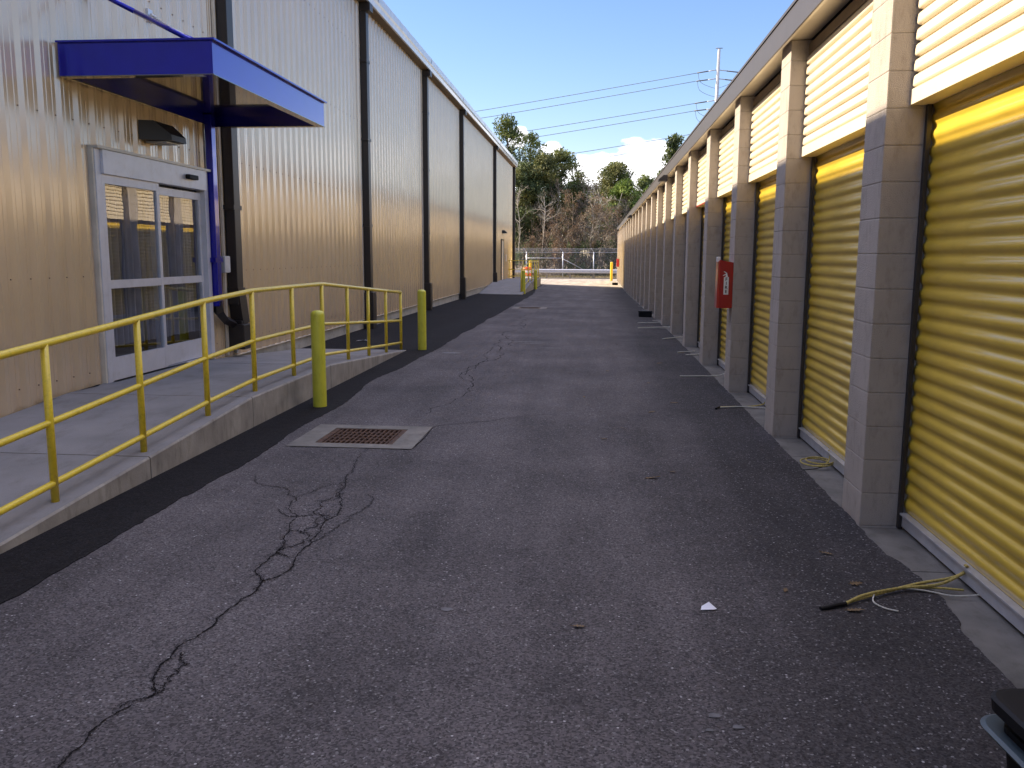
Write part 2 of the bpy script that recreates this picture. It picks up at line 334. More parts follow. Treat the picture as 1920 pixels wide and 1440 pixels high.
yd.mesh([(1.9, 66.4, -0.271), (14, 66.4, -0.271), (14, 71.2, -0.271), (1.9, 71.2, -0.271)], [(0, 1, 2, 3)], M_YARD)
yd.build("yard_pavement", kind="structure")

# newer dark asphalt strip along the metal building
pm = MB(); rw = [-14, -6, -2, 0, 1, 2] + [2.2+0.05*i for i in range(440)] + [24.5+0.5*i for i in range(58)]
def pedge(y):
    return -2.70 + 0.06*fn(y*0.7, 7) + 0.018*fn(y*3.3, 1) + 0.014*fn(y*9, 2)+0.012*fn(y*23, 4) - 0.10*math.exp(-((y-11.2)/1.6)**2)*1.2 - (0.35*sstep(38, 46, y))
V = []; 
for y in rw:
    for x in (-5.3, -4.2, pedge(y)): V.append((x, y, gz(x, y)+0.005))
    V.append((pedge(y)+0.004, y, gz(-2.7, y)-0.004))
pm.mesh(V, [(j*4+i, j*4+i+1, j*4+4+i+1, j*4+4+i) for j in range(len(rw)-1) for i in range(3)], M_PATCH)
pm.build("pavement", kind="structure")

# concrete apron in front of the roll-up doors
ap = MB()
ys = [-6+i*2.63 for i in range(29)]
for y0, y1 in zip(ys[:-1], ys[1:]):
    ap.box(1.50, 1.97, y0+0.004, y1-0.004, gz(1.6, (y0+y1)/2)-0.35, gz(1.6, (y0+y1)/2)-0.010, M_APRON)
ap.build("apron", kind="structure")

# cracks
ck = MB(); rnd = random.Random(3)
def frac(p, q, d, dep):
    if dep == 0: return [p]
    m_ = ((p[0]+q[0])/2, (p[1]+q[1])/2); L_ = math.hypot(q[0]-p[0], q[1]-p[1]); nx_, ny_ = -(q[1]-p[1])/(L_+1e-6), (q[0]-p[0])/(L_+1e-6)
    o = rnd.uniform(-d, d)*L_; m_ = (m_[0]+nx_*o, m_[1]+ny_*o)
    return frac(p, m_, d, dep-1)+frac(m_, q, d, dep-1)
def crack(pts, w0, w1, d=0.125, dep=5, zo=0.003):
    P = []
    for p, q in zip(pts[:-1], pts[1:]): P += frac(p, q, d, dep)
    P.append(pts[-1]); n_ = len(P); V = []
    for i, p in enumerate(P):
        q = P[min(i+1, n_-1)]; o = P[max(i-1, 0)]; dx, dy = q[0]-o[0], q[1]-o[1]; L_ = math.hypot(dx, dy)+1e-6
        w = lerp(w0, w1, i/n_)*rnd.uniform(0.10, 1.0)/2
        if i in (0, n_-1): w = 0.0003
        V += [(p[0]-dy/L_*w, p[1]+dx/L_*w, gz(*p)+zo), (p[0]+dy/L_*w, p[1]-dx/L_*w, gz(*p)+zo)]
    ck.mesh(V, [(2*i, 2*i+1, 2*i+3, 2*i+2) for i in range(n_-1)], M_CRACK)
    for p in P:                                # crumbled grains along the crack lips
        for _ in range(4 if w0 > .005 and p[1] < 9 else 0):
            cx, cy = p[0]+rnd.gauss(0, w0*.9)*rnd.choice((1, 1, 2.2)), p[1]+rnd.gauss(0, w0*.9)*rnd.choice((1, 1, 2.2)); q_ = rnd.uniform(.0012, .0042); t0 = rnd.uniform(0, 6)
            ck.face([(cx+q_*math.cos(t0+k*1.57)*rnd.uniform(.5, 1.3), cy+q_*math.sin(t0+k*1.57)*rnd.uniform(.5, 1.3), gz(cx, cy)+zo+.0005) for k in range(4)], M_CRACK)
main = [(-1.70, 2.2), (-1.66, 2.43), (-1.59, 2.88), (-1.67, 3.06), (-1.64, 3.44), (-1.60, 3.87), (-1.62, 4.02)]
crack(main, 0.009, 0.015); crack([(-1.68, 2.75), (-1.60, 3.0), (-1.655, 3.2)], 0.006, 0.008, 0.3)
crack([(-1.62, 4.0), (-1.54, 4.2), (-1.56, 4.55), (-1.60, 4.9), (-1.58, 5.2), (-1.70, 5.6), (-1.76, 5.97), (-1.80, 6.3), (-1.86, 6.62), (-1.88, 7.0)], 0.013, 0.005)
crack([(-1.62, 4.0), (-1.71, 4.14), (-1.70, 4.4), (-1.72, 4.6), (-1.80, 4.9), (-1.93, 5.27), (-1.90, 5.6), (-1.80, 5.85)], 0.012, 0.005)
crack([(-1.70, 4.45), (-1.62, 4.62), (-1.66, 4.95), (-1.74, 5.2), (-1.72, 5.5), (-1.76, 5.9)], 0.009, 0.005, 0.25)
crack([(-1.56, 4.25), (-1.38, 4.3), (-1.15, 4.26)], 0.005, 0.002)
crack([(-1.56, 4.6), (-1.5, 4.9), (-1.44, 5.3), (-1.50, 5.6)], 0.006, 0.003)
crack([(-1.72, 5.1), (-1.86, 5.05), (-1.98, 5.2)], 0.006, 0.003); crack([(-1.93, 5.4), (-2.1, 5.7), (-2.3, 5.75), (-2.45, 6.0)], 0.006, 0.003)
crack([(-1.9, 6.5), (-2.1, 6.45), (-2.35, 6.6)], 0.004, 0.002); crack([(-1.66, 4.75), (-1.78, 4.8)], 0.006, 0.004, 0.3); crack([(-1.60, 5.0), (-1.70, 5.15)], 0.006, 0.004, 0.3); crack([(-1.8, 5.4), (-1.66, 5.62)], 0.006, 0.003, 0.3)
crack([(-1.60, 4.35), (-1.70, 4.42)], 0.007, 0.006, 0.3)
crack([(-1.49, 7.97), (-1.2, 8.2), (-0.9, 8.47), (-0.4, 8.75), (0.1, 8.98), (0.7, 9.1), (1.2, 9.0)], 0.012, 0.003)
crack([(-1.7, 8.6), (-1.55, 9.3), (-1.49, 9.9), (-1.5, 10.7), (-1.62, 11.4), (-1.68, 12.3), (-1.5, 13.4), (-1.62, 14.8), (-1.5, 16.2), (-1.64, 17.4)], 0.008, 0.022)
crack([(-1.5, 10.9), (-1.8, 11.6), (-1.78, 12.3), (-1.7, 13.0), (-1.8, 14), (-1.75, 15.2)], 0.01, 0.016); crack([(-1.62, 14.8), (-1.8, 15.6), (-1.7, 17), (-1.55, 19), (-1.7, 21)], 0.016, 0.02)
crack([(-2.7, 11.0), (-2.2, 10.9), (-1.6, 11.1)], 0.01, 0.006); crack([(-1.6, 20), (-1.9, 22.5), (-1.75, 24.5), (-2.0, 27)], 0.02, 0.015)
crack([(-2.6, 18.6), (-1, 18.9), (0.8, 18.7)], 0.008, 0.004); crack([(-1.9, 12.0), (-0.6, 12.5), (1.2, 12.3)], 0.006, 0.003)
# tar gap round the drain collar
for (x0, x1, y0, y1) in (DR1,):
    crack([(x0, y0-0.012), (x1+0.01, y0-0.012)], 0.03, 0.03, 0.02); crack([(x1+0.008, y0), (x1+0.008, y1)], 0.018, 0.014, 0.02)
ck.build("road_cracks", kind="structure")
# pale scuffs on the asphalt
M_SCUFF = mat("pale_scuff", (0.13, 0.13, 0.14), 0.9, var=0.3, vscale=20)
sc = MB()
for (x, y, w, h_) in [(-1.25, 16.2, 0.9, 0.10), (-0.75, 15.2, 0.4, 0.05), (-2.35, 14.2, 0.32, 0.22), (-1.1, 15.9, 0.5, 0.06), (0.45, 2.93, 0.05, 0.03), (0.52, 2.86, 0.04, 0.025), (0.42, 2.83, 0.03, 0.02), (-0.65, 3.75, 0.05, 0.04)]:
    pts = []
    for i in range(22):
        t = 2*math.pi*i/22; k_ = 1+0.45*fn(math.cos(t)*1.8+x*5, math.sin(t)*1.8+y*3)
        pts.append((x+math.cos(t)*w/2*k_, y+math.sin(t)*h_/2*k_, gz(x, y)+0.0035))
    sc.face(pts, M_SCUFF)
sc.build("road_marks", kind="structure")

# ---------------------------------------------------------------- storm drains
def drain(d, label):
    x0, x1, y0, y1 = d; xc, yc = (x0+x1)/2, (y0+y1)/2; z = gz(xc, yc)+0.006
    t = thing("storm_drain", label, "storm drain", (xc, yc, z), "storm drains in the alley")
    hx, hy = (x1-x0)/2, (y1-y0)/2; gx, gy = 0.34, 0.325; s = MB()
    for (a0, a1, b0, b1) in ((-hx, hx, -hy, -gy), (-hx, hx, gy, hy), (-hx, -gx, -gy, gy), (gx, hx, -gy, gy)): s.box(a0, a1, b0, b1, -0.20, 0, M_APRON)
    s.build("collar", t)
    p = MB(); p.box(-gx, gx, -gy, gy, -0.62, -0.60, M_PIT)
    for (a0, a1, b0, b1) in ((-gx, gx, -gy, -gy+0.01), (-gx, gx, gy-0.01, gy), (-gx, -gx+0.01, -gy+0.01, gy-0.01), (gx-0.01, gx, -gy+0.01, gy-0.01)): p.box(a0, a1, b0, b1, -0.60, -0.205, M_PIT)
    p.build("pit", t)
    b = MB(); 
    for (a0, a1, b0, b1) in ((-gx+.002, gx-.002, -gy+.002, -gy+0.025), (-gx+.002, gx-.002, gy-0.025, gy-.002), (-gx+.002, -gx+0.05, -gy+0.025, gy-0.025), (gx-0.05, gx-.002, -gy+0.025, gy-0.025)): b.box(a0, a1, b0, b1, -0.05, -0.004, M_RUST)
    for i in range(13):
        x = -gx+0.05 + (2*gx-0.1)*(i+0.5)/13; b.box(x-0.0075, x+0.0075, -gy+0.025, gy-0.025, -0.045, -0.006, M_RUST)
    for i in range(4):
        y = -gy+0.025+(2*gy-0.05)*(i+1)/5; b.box(-gx+0.05, gx-0.05, y-0.012, y+0.012, -0.047, -0.009, M_RUST)
    b.build("grate", t); return t
drain(DR1, "rusty slotted storm drain grate in a concrete collar nearest the camera")
drain(DR2, "small far storm drain grate beyond the cracked asphalt")

def ramp_z0(y): return 0.012+max(0, min(0.278, 0.278*(y-3.5)/4.25))+0.004
# ================================================================= LEFT METAL BUILDING
XW = -5.0; LB_END = 53.2
lb = thing("metal_building", "tall tan ribbed metal building with brown downspouts along the left side", "building", (XW, 20, 0))
O = (5.0, -20, 0)                             # child offset so meshes can use world coordinates
def lbuild(mb, name, **k): return mb.build(name, lb, loc=O, **k)
PITCHR = 0.271
def prof(y0, y1, base=0.0):
    """(y, depth) list of the box rib profile between y0 and y1"""
    pts = []; k0 = math.floor(y0/PITCHR)-1; k1 = math.ceil(y1/PITCHR)+1
    for k in range(k0, k1):
        b = k*PITCHR
        for dy, dx in ((0.0, 0), (0.105, 0), (0.145, 0.032), (0.231, 0.032)): pts.append((b+dy, dx))
        pts += [(b+0.045, 0.0), (b+0.052, 0.005), (b+0.059, 0.0), (b+0.182, 0.032), (b+0.188, 0.0365), (b+0.194, 0.032)]
    pts.sort(); out = []
    def at(y):
        for (a0, d0), (a1, d1) in zip(pts[:-1], pts[1:]):
            if a0 <= y <= a1: return lerp(d0, d1, (y-a0)/(a1-a0+1e-9))
        return 0
    out.append((y0, at(y0))); out += [p for p in pts if y0+1e-4 < p[0] < y1-1e-4]; out.append((y1, at(y1)))
    return out
sw = MB(); SZ0, SZ1 = 0.21, 6.80; DY0, DY1, DZ = 8.42, 10.95, 2.64
def siding(y0, y1, z0, z1):
    pr = prof(y0, y1); V = []
    for y, d in pr: V += [(XW-0.03+d, y, z0), (XW-0.03+d, y, z1)]
    sw.mesh(V, [(2*i, 2*i+2, 2*i+3, 2*i+1) for i in range(len(pr)-1)], M_SIDE)
siding(-16, DY0, SZ0, SZ1); siding(DY0, DY1, DZ+0.01, SZ1); siding(DY1, LB_END, SZ0, SZ1)
for z in (0.42, 1.38, 2.88, 4.4, 5.9):
    k = 0
    y = 4.0
    while y < 26:
        yy = math.floor(y/PITCHR)*PITCHR + 0.085
        if not (DY0-0.05 < yy < DY1+0.05 and z < DZ): sw.box(XW-0.030, XW-0.022, yy-0.006, yy+0.006, z-0.006, z+0.006, M_SCREW)
        y += PITCHR
lbuild(sw, "siding")
fd = MB(); ramp_hole = 0
fd.box(XW-0.25, XW-0.025, -16, DY0-0.002, -0.7, 0.195, M_FOUND); fd.box(XW-0.25, XW-0.025, DY0, DY1, -0.7, 0.19, M_FOUND); fd.box(XW-0.25, XW-0.025, DY1+0.002, LB_END, -0.7, 0.195, M_FOUND)
lbuild(fd, "foundation")
for y0, y1 in ((-16, DY0-0.03), (DY1+0.03, LB_END)):
    bt = MB(); bt.box(XW-0.03, XW+0.014, y0, y1, 0.197, 0.208, M_TRIM); lbuild(bt, "base_trim")
# eave
ev = MB(); ev.box(XW-0.02, XW+0.20, -16, LB_END+0.12, 6.80, 6.83, M_SOFF)
lbuild(ev, "soffit")
gt = MB(); pr = [(XW+0.20, 6.79), (XW+0.235, 6.80), (XW+0.25, 6.90), (XW+0.27, 6.95), (XW+0.28, 7.10), (XW+0.25, 7.11)]
V = []; yy = [-16]+[i*6.1-10 for i in range(11)]+[LB_END+0.15]
for y in (-16, LB_END+0.15):
    for x, z in pr: V.append((x, y, z))
k = len(pr); gt.mesh(V, [(i, i+k, i+k+1, i+1) for i in range(k-1)], M_GUT); gt.face([(x, LB_END+0.15, z) for x, z in pr], M_GUT)
for i in range(9): gt.box(XW+0.281, XW+0.284, i*6.1+1-0.03, i*6.1+1+0.03, 6.955, 7.095, M_GUT)
lbuild(gt, "gutter")
rf = MB(); rf.mesh([(XW+0.22, -16, 7.08), (XW+0.22, LB_END+0.15, 7.08), (XW-22, LB_END+0.15, 8.4), (XW-22, -16, 8.4)], [(0, 1, 2, 3)], M_GUT)
lbuild(rf, "roof")
ew = MB(); ew.face([(XW-0.03, LB_END, -0.7), (XW-22, LB_END, -0.7), (XW-22, LB_END, 8.4), (XW-0.03, LB_END, 7.06)], M_SIDE)
ew.face([(XW-0.03, -16, -0.7), (XW-22, -16, -0.7), (XW-22, -16, 8.4), (XW-0.03, -16, 7.06)], M_SIDE)
ew.face([(XW-22, -16, -0.7), (XW-22, LB_END, -0.7), (XW-22, LB_END, 8.4), (XW-22, -16, 8.4)], M_SIDE)
lbuild(ew, "end_wall")
# downspouts
for i, (y, boot) in enumerate([(4.6-0.0, 0), (11.62, 2), (18.75, 1), (25.45, 1), (32.3, 1), (42.9, 1), (52.95, 0)]):
    if i == 0: continue
    d = MB(); zb = gz(XW, y)+0.02
    if i == 1: zb = 0.33
    z_el = 1.35 if i == 1 else zb+0.9
    d.box(XW+0.015, XW+0.155, y-0.10, y+0.10, (0.92 if i == 1 else zb+(0.75 if boot else 0.02)), 6.79, M_BROWN, 0.008)
    if i != 6: d.box(XW+0.02, XW+0.25, y-0.13, y+0.13, 6.62, 6.785, M_BROWN, 0.01)
    if i == 1:   # Y fitting with flared lower body
        d.mesh([(XW+.015, y-.11, 1.15), (XW+.165, y-.11, 1.15), (XW+.165, y+.13, 1.15), (XW+.015, y+.13, 1.15),
                (XW+.01, y-.02, 0.66), (XW+.185, y-.02, 0.66), (XW+.185, y+.20, 0.66), (XW+.01, y+.20, 0.66)], [(0, 1, 5, 4), (1, 2, 6, 5), (2, 3, 7, 6), (0, 3, 2, 1)], M_BROWN)
        d.box(XW+0.012, XW+0.18, y-0.07, y+0.15, zb+0.30, 0.70, M_BROWN, 0.008)
        d.box(XW+0.01, XW+0.235, y-0.13, y+0.19, zb-0.02, zb+0.32, M_BROWN, 0.012)
    elif boot:
        d.box(XW+0.01, XW+0.21, y-0.15, y+0.15, zb-0.02, zb+0.78, M_BROWN, 0.012)
    lbuild(d, "downspout")
    if i < 6:
        for z in (2.2, 4.0, 5.6):
            s = MB(); s.box(XW+0.0, XW+0.162, y-0.135, y+0.135, z, z+0.06, M_BROWN); lbuild(s, "strap")
    if i < 6:
        j = MB(); j.box(XW-0.02, XW+0.012, y-0.17, y-0.125, 0.23, 6.79, M_TRIM); lbuild(j, "corner_trim")
        j = MB(); j.box(XW-0.02, XW+0.012, y+0.125, y+0.165, 0.23, 6.79, M_GUT); lbuild(j, "corner_trim")

bs = MB()
bs.face([(XW+0.004, 7.3, ramp_z0(7.3)), (XW+0.05, 7.5, ramp_z0(7.5)), (XW+0.045, 7.9, ramp_z0(7.9)), (XW+0.06, 8.2, ramp_z0(8.2)), (XW+0.004, 8.35, ramp_z0(8.35))], M_PATCH)
lbuild(bs, "sealant")
# entrance sliding door
door = thing("sliding_door", "", ""); 
for kk in ("label", "category"): del door[kk]
door.parent = lb; door.location = (O[0], O[1], 0)
fr = MB(); X0, X1 = XW-0.06, XW+0.05
fr.box(X0, X1, DY0, DY0+0.09, 0.27, DZ, M_ALU, .003); fr.box(X0, X1, DY1-0.09, DY1, 0.27, DZ, M_ALU, .003)
fr.box(X0, X1+0.03, DY0+0.092, DY1-0.092, DZ-0.24, DZ-0.001, M_ALU, .003); fr.box(X0, X1+0.03, DY0+.09, DY1-.09, 0.265, 0.29, M_ALU)
fr.box(X0, X1+0.045, DY0-0.02, DY1+0.02, DZ+0.001, DZ+0.03, M_TRIM); fr.box(X0, X1-0.01, DY0-0.03, DY0-0.002, 0.24, DZ, M_TRIM); fr.box(X0, X1-0.01, DY1+0.002, DY1+0.03, 0.24, DZ, M_TRIM)
fr.build("door_frame", door)
def glass_mat():
    m = bpy.data.materials.new("door_glass"); m.use_nodes = True; N = m.node_tree.nodes; L = m.node_tree.links; N.remove(N["Principled BSDF"])
    gl = N.new("ShaderNodeBsdfGlossy"); gl.inputs["Roughness"].default_value = 0.004; tr = N.new("ShaderNodeBsdfTransparent"); tr.inputs[0].default_value = (0.90, 0.92, 0.95, 1)
    fz = N.new("ShaderNodeFresnel"); fz.inputs[0].default_value = 2.6; ms = N.new("ShaderNodeMixShader")
    g2 = N.new("ShaderNodeNewGeometry"); q = N.new("ShaderNodeTexNoise"); q.inputs["Scale"].default_value = 1.6; L.new(g2.outputs["Position"], q.inputs[0])
    bp = N.new("ShaderNodeBump"); bp.inputs["Strength"].default_value = 0.06; bp.inputs["Distance"].default_value = 0.02; L.new(q.outputs[0], bp.inputs["Height"]); L.new(bp.outputs[0], gl.inputs["Normal"])
    bk = N.new("ShaderNodeMath"); bk.operation = "SUBTRACT"; bk.inputs[0].default_value = 1.0; L.new(g2.outputs["Backfacing"], bk.inputs[1]); mk = N.new("ShaderNodeMath"); mk.operation = "MULTIPLY"; L.new(fz.outputs[0], mk.inputs[0]); L.new(bk.outputs[0], mk.inputs[1]); L.new(mk.outputs[0], ms.inputs[0]); L.new(tr.outputs[0], ms.inputs[1]); L.new(gl.outputs[0], ms.inputs[2]); L.new(ms.outputs[0], N["Material Output"].inputs[0]); return m
M_GLASS = glass_mat()
ym = 9.66
def leaf_panel(y0, y1, xo, top):
    p = MB(); a0, a1 = xo, xo+0.045
    p.box(a0, a1, y0, y0+0.06, 0.30, top, M_ALU, .003); p.box(a0, a1, y1-0.06, y1, 0.30, top, M_ALU, .003)
    p.box(a0, a1-.002, y0+0.061, y1-0.061, 0.30, 0.535, M_ALU); p.box(a0, a1-.002, y0+0.061, y1-0.061, 1.25, 1.335, M_ALU); p.box(a0, a1-.002, y0+0.061, y1-0.061, top-0.09, top-.001, M_ALU)
    o = p.build("door_leaf", door)
    for z0, z1 in ((0.535, 1.25), (1.335, top-0.09)):
        q = MB(); q.box(a0+0.018, a0+0.024, y0+0.06, y1-0.06, z0, z1, M_GLASS); q.build("pane", door)
leaf_panel(DY0+0.09, ym+0.02, XW+0.005, DZ-0.24); leaf_panel(ym-0.03, DY1-0.09, XW-0.055, DZ-0.27)
ss = MB(); ss.box(XW+0.081, XW+0.14, 10.28, 10.52, 2.50, 2.555, M_BLACK, 0.012); ss.build("sensor", door)
cu = MB(); V = []; k = 0; yy = DY0-0.3
while yy < DY1+0.3: V += [(XW-0.17+0.05*math.sin(yy*44)+0.02*math.sin(yy*101+1), yy, 0.62), (XW-0.17+0.045*math.sin(yy*44)+0.02*math.sin(yy*101+1), yy, 2.6)]; yy += 0.012; k += 1
cu.mesh(V, [(2*i, 2*i+2, 2*i+3, 2*i+1) for i in range(k-1)], M_CURT, True); cu.build("curtain", door)
rm = MB(); rm.face([(XW-0.06, 7.5, 0.265), (XW-0.06, 12, 0.265), (XW-4, 12, 0.265), (XW-4, 7.5, 0.265)], M_ROOM); rm.face([(XW-4, 7.5, 0.26), (XW-4, 12, 0.26), (XW-4, 12, 2.9), (XW-4, 7.5, 2.9)], M_ROOM)
rm.face([(XW-0.06, 7.5, 2.9), (XW-0.06, 12, 2.9), (XW-4, 12, 2.9), (XW-4, 7.5, 2.9)], M_ROOM)
for yv in (7.5, 12): rm.face([(XW-0.06, yv, 0.26), (XW-4, yv, 0.26), (XW-4, yv, 2.9), (XW-0.06, yv, 2.9)], M_ROOM)
rm.build("vestibule", door)
# far service door
fdr = MB(); fdr.box(XW+0.0, XW+0.05, 46.4, 46.5, 0.3, 2.45, M_BROWN); fdr.box(XW+0.0, XW+0.05, 47.5, 47.6, 0.3, 2.45, M_BROWN); fdr.box(XW+0.0, XW+0.05, 46.5, 47.5, 2.38, 2.45, M_BROWN); fdr.box(XW+0.0, XW+0.03, 46.5, 47.5, 0.3, 2.38, M_HEAD)
lbuild(fdr, "service_door")

# canopy
cp = thing("canopy", "royal blue steel canopy hung over the glass entrance door", "canopy", (XW, 9.6, 3.38))
CO = (5.0, -9.6, -3.38)
CX0, CX1, CY0, CY1, CZ0, CZ1 = XW+0.02, -3.5, 7.97, 11.27, 3.235, 3.525
c = MB(); c.box(CX0, CX1-0.013, CY0, CY0+0.012, CZ0, CZ1, M_BLUE); c.box(CX0, CX1-0.013, CY1-0.012, CY1, CZ0, CZ1, M_BLUE); c.box(CX1-0.012, CX1, CY0, CY1, CZ0, CZ1, M_BLUE); c.box(CX0, CX0+0.012, CY0+.013, CY1-.013, CZ0, CZ1-.002, M_BLUE)
c.build("fascia", cp, loc=CO)
c = MB(); c.box(CX0, CX1+0.035, CY0-0.035, CY0+0.05, CZ1+.001, CZ1+0.018, M_BLUE); c.box(CX0, CX1+0.035, CY1-0.05, CY1+0.035, CZ1+.001, CZ1+0.018, M_BLUE); c.box(CX1-0.06, CX1+0.035, CY0+0.051, CY1-0.051, CZ1+.001, CZ1+0.018, M_BLUE)
c.build("top_lip", cp, loc=CO)
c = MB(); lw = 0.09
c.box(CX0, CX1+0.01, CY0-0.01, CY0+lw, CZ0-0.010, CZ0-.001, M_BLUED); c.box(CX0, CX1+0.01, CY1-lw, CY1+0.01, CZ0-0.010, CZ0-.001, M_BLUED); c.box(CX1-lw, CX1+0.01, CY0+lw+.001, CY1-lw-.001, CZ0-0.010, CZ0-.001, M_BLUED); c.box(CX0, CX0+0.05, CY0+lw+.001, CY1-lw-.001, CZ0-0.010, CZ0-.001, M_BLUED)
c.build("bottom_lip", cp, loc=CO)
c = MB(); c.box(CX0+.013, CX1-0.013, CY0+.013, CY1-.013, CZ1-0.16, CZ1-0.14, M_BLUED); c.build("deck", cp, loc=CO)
def rod(y, zt, tb):
    p0 = Vector((-3.72, y, CZ1+0.02)); p1 = Vector((XW+0.03, y, zt)); d = p1-p0
    r = MB(); r.tube([p0, p0+d*0.62], 0.024, M_BLUE, 12); 
    if tb: r.tube([p0+d*0.62, p0+d*0.97], 0.010, M_GALV, 8); r.tube([p0+d*0.62, p0+d*0.70], [0.024, 0.012], M_BLUE, 12)
    else: r.tube([p0+d*0.62, p1], 0.024, M_BLUE, 12)
    r.box(XW+0.0, XW+0.03, y-0.05, y+0.05, zt-0.07, zt+0.07, M_BLUE if not tb else M_GALV, .004); r.box(p0.x-0.05, p0.x+0.05, y-0.03, y+0.03, CZ1+0.0, CZ1+0.05, M_BLUE, .004)
    r.tube([(p1.x+0.03, y-0.05, zt), (p1.x+0.03, y+0.05, zt)], 0.016, M_GALV, 8); r.build("support_rod", cp, loc=CO)
rod(8.5, 4.17, False); rod(9.74, 4.22, True); rod(11.0, 4.2, True)
bd = MB(); bd.box(XW+0.03, XW+0.12, 10.98, 11.10, 0.93, CZ1-0.17, M_BLUE, .006); bd.box(XW+0.0, XW+0.125, 10.93, 11.15, 1.50, 1.56, M_BLUE)
bd.build("downspout", cp, loc=CO)
be = MB(); be.tube([(XW+0.075, 11.04, 1.0), (XW+0.075, 11.05, 0.86), (XW+0.08, 11.22, 0.74), (XW+0.09, 11.5, 0.66)], [0.062, 0.062, 0.06, 0.055], M_BROWN, 4, smooth=False); be.build("elbow", cp, loc=CO)

def wall_pack(x, y, z, w, label, face=1, grp="wall pack lamps", lens=False):
    t = thing("wall_lamp", label, "wall lamp", (x, y, z), grp)
    s = MB(); hh = 0.155*w/0.42; d = 0.24*w/0.42; hw = w/2
    V = [(0, -hw, -hh/2), (0, hw, -hh/2), (0, hw, hh/2), (0, -hw, hh/2), (face*d*0.45, -hw*.82, hh/2), (face*d*0.45, hw*.82, hh/2), (face*d, -hw*.62, -hh/2), (face*d, hw*.62, -hh/2), (face*d*.98, -hw*.62, -hh*.2), (face*d*.98, hw*.62, -hh*.2)]
    s.mesh(V, [(3, 4, 5, 2), (4, 8, 9, 5), (8, 6, 7, 9), (0, 6, 8, 4, 3), (1, 2, 5, 9, 7), (0, 1, 7, 6), (0, 3, 2, 1)], M_BROWN); s.build("housing", t)
    q = MB(); q.box(min(0, face*d*.2), max(0, face*d*.75), -hw*.5, hw*.5, -hh/2-0.02, -hh/2-0.002, M_STEEL, .005); q.build("lens", t)
    return t
wall_pack(XW+0.01, 9.66, 2.95, 0.56, "brown wedge wall lamp above the glass entrance door under the canopy")
wall_pack(XW+0.01, 47.2, 2.85, 0.42, "far brown wall lamp above the service door of the metal building")
jb = thing("meter_box", "small grey electrical box on tan siding between blue and brown downspouts", "electrical box", (XW+0.01, 11.30, 1.47))
s = MB(); s.box(0, 0.10, -0.09, 0.09, -0.11, 0.11, mat("box_grey", (0.42, 0.42, 0.40), 0.5), 0.006); s.build("housing", jb); s = MB(); s.box(0.101, 0.113, -0.085, 0.085, -0.105, 0.105, M_GALV, 0.003); s.build("cover", jb)

# ================================================================= RAMPS
def ramp_z(y):
    if y < 3.5: return 0.012
    if y < 7.75: return lerp(0.012, 0.29, (y-3.5)/4.25)
    if y < 10.2: return 0.29
    if y < 14.45: return lerp(0.29, 0.012, (y-10.2)/4.25)
    return 0.012
RX = -3.16
rp = MB()
js = [2.2, 3.9, 5.84, 7.75, 10.18, 12.15, 14.45]
for y0, y1 in zip(js[:-1], js[1:]):
    for gap, x1, dz in ((0.007, RX, 0), (-0.0, RX-0.012, -0.012)):
        ya, yb = y0+gap, y1-gap; za, zb = ramp_z(ya)+dz, ramp_z(yb)+dz
        if y0 < 3.5 < y1: ya2 = ya
        X_ = -4.985; ch = 0.012
        V = [(X_, ya, za), (x1-ch, ya, za), (x1, ya, za-ch), (x1, ya, -0.3), (X_, ya, -0.3)]; V += [(X_, yb, zb), (x1-ch, yb, zb), (x1, yb, zb-ch), (x1, yb, -0.3), (X_, yb, -0.3)]
        mt_ = M_CONC if gap else M_CONCD
        rp.mesh(V, [(0, 1, 6, 5)], mt_); rp.mesh(V, [(1, 2, 7, 6), (2, 3, 8, 7), (0, 4, 3, 2, 1), (5, 6, 7, 8, 9)], M_CONCD)
t = rp.build("ramp"); tag(t, "concrete wheelchair ramp leading up to the glass entrance door", "ramp")

def railing(label, X, ys, zf, end_y, name="handrail", cross=None, mat_=M_YEL):
    t = thing(name, label, "railing", (X, ys[0], 0)); off = (-X, -ys[0], 0)
    for y in ys:
        p = MB(); p.tube([(X, y, zf(y)-0.02), (X, y, zf(y)+0.975)], 0.024, mat_, 14)
        p.build("post", t, loc=off)
    for h_ in (0.97, 0.49, 0.115):
        p = MB(); line = [(X, y, zf(y)+h_) for y in ys]
        p.tube(line, 0.0245 if h_ > 0.9 else 0.021, mat_, 12)
        p.build("rail", t, loc=off)
    if cross:
        for h_ in (1.0, 0.5, 0.12):
            p = MB(); p.tube([(X, cross, zf(cross)+h_), (-4.97, cross, zf(cross)+h_)], 0.02, mat_, 10); p.build("rail", t, loc=off)
        for x in (-4.9, -4.1): 
            p = MB(); p.tube([(x, cross, zf(cross)-0.02), (x, cross, zf(cross)+1.0)], 0.021, mat_, 10); p.build("post", t, loc=off)
    return t
railing("yellow pipe handrail along the near ramp beside the entrance door", -3.27, [2.75, 3.82, 4.89, 5.96, 7.04, 8.09, 9.2, 10.25, 11.33, 12.4, 13.47, 14.53], ramp_z, 14.5)
def ramp2(y):
    b = gz(-4, y)
    if y < 37.2: return b+0.01
    if y < 42.5: return lerp(b+0.01, 0.30, (y-37.2)/5.3)
    return 0.30
rp = MB()
js = [37.2, 42.5, 50.2]
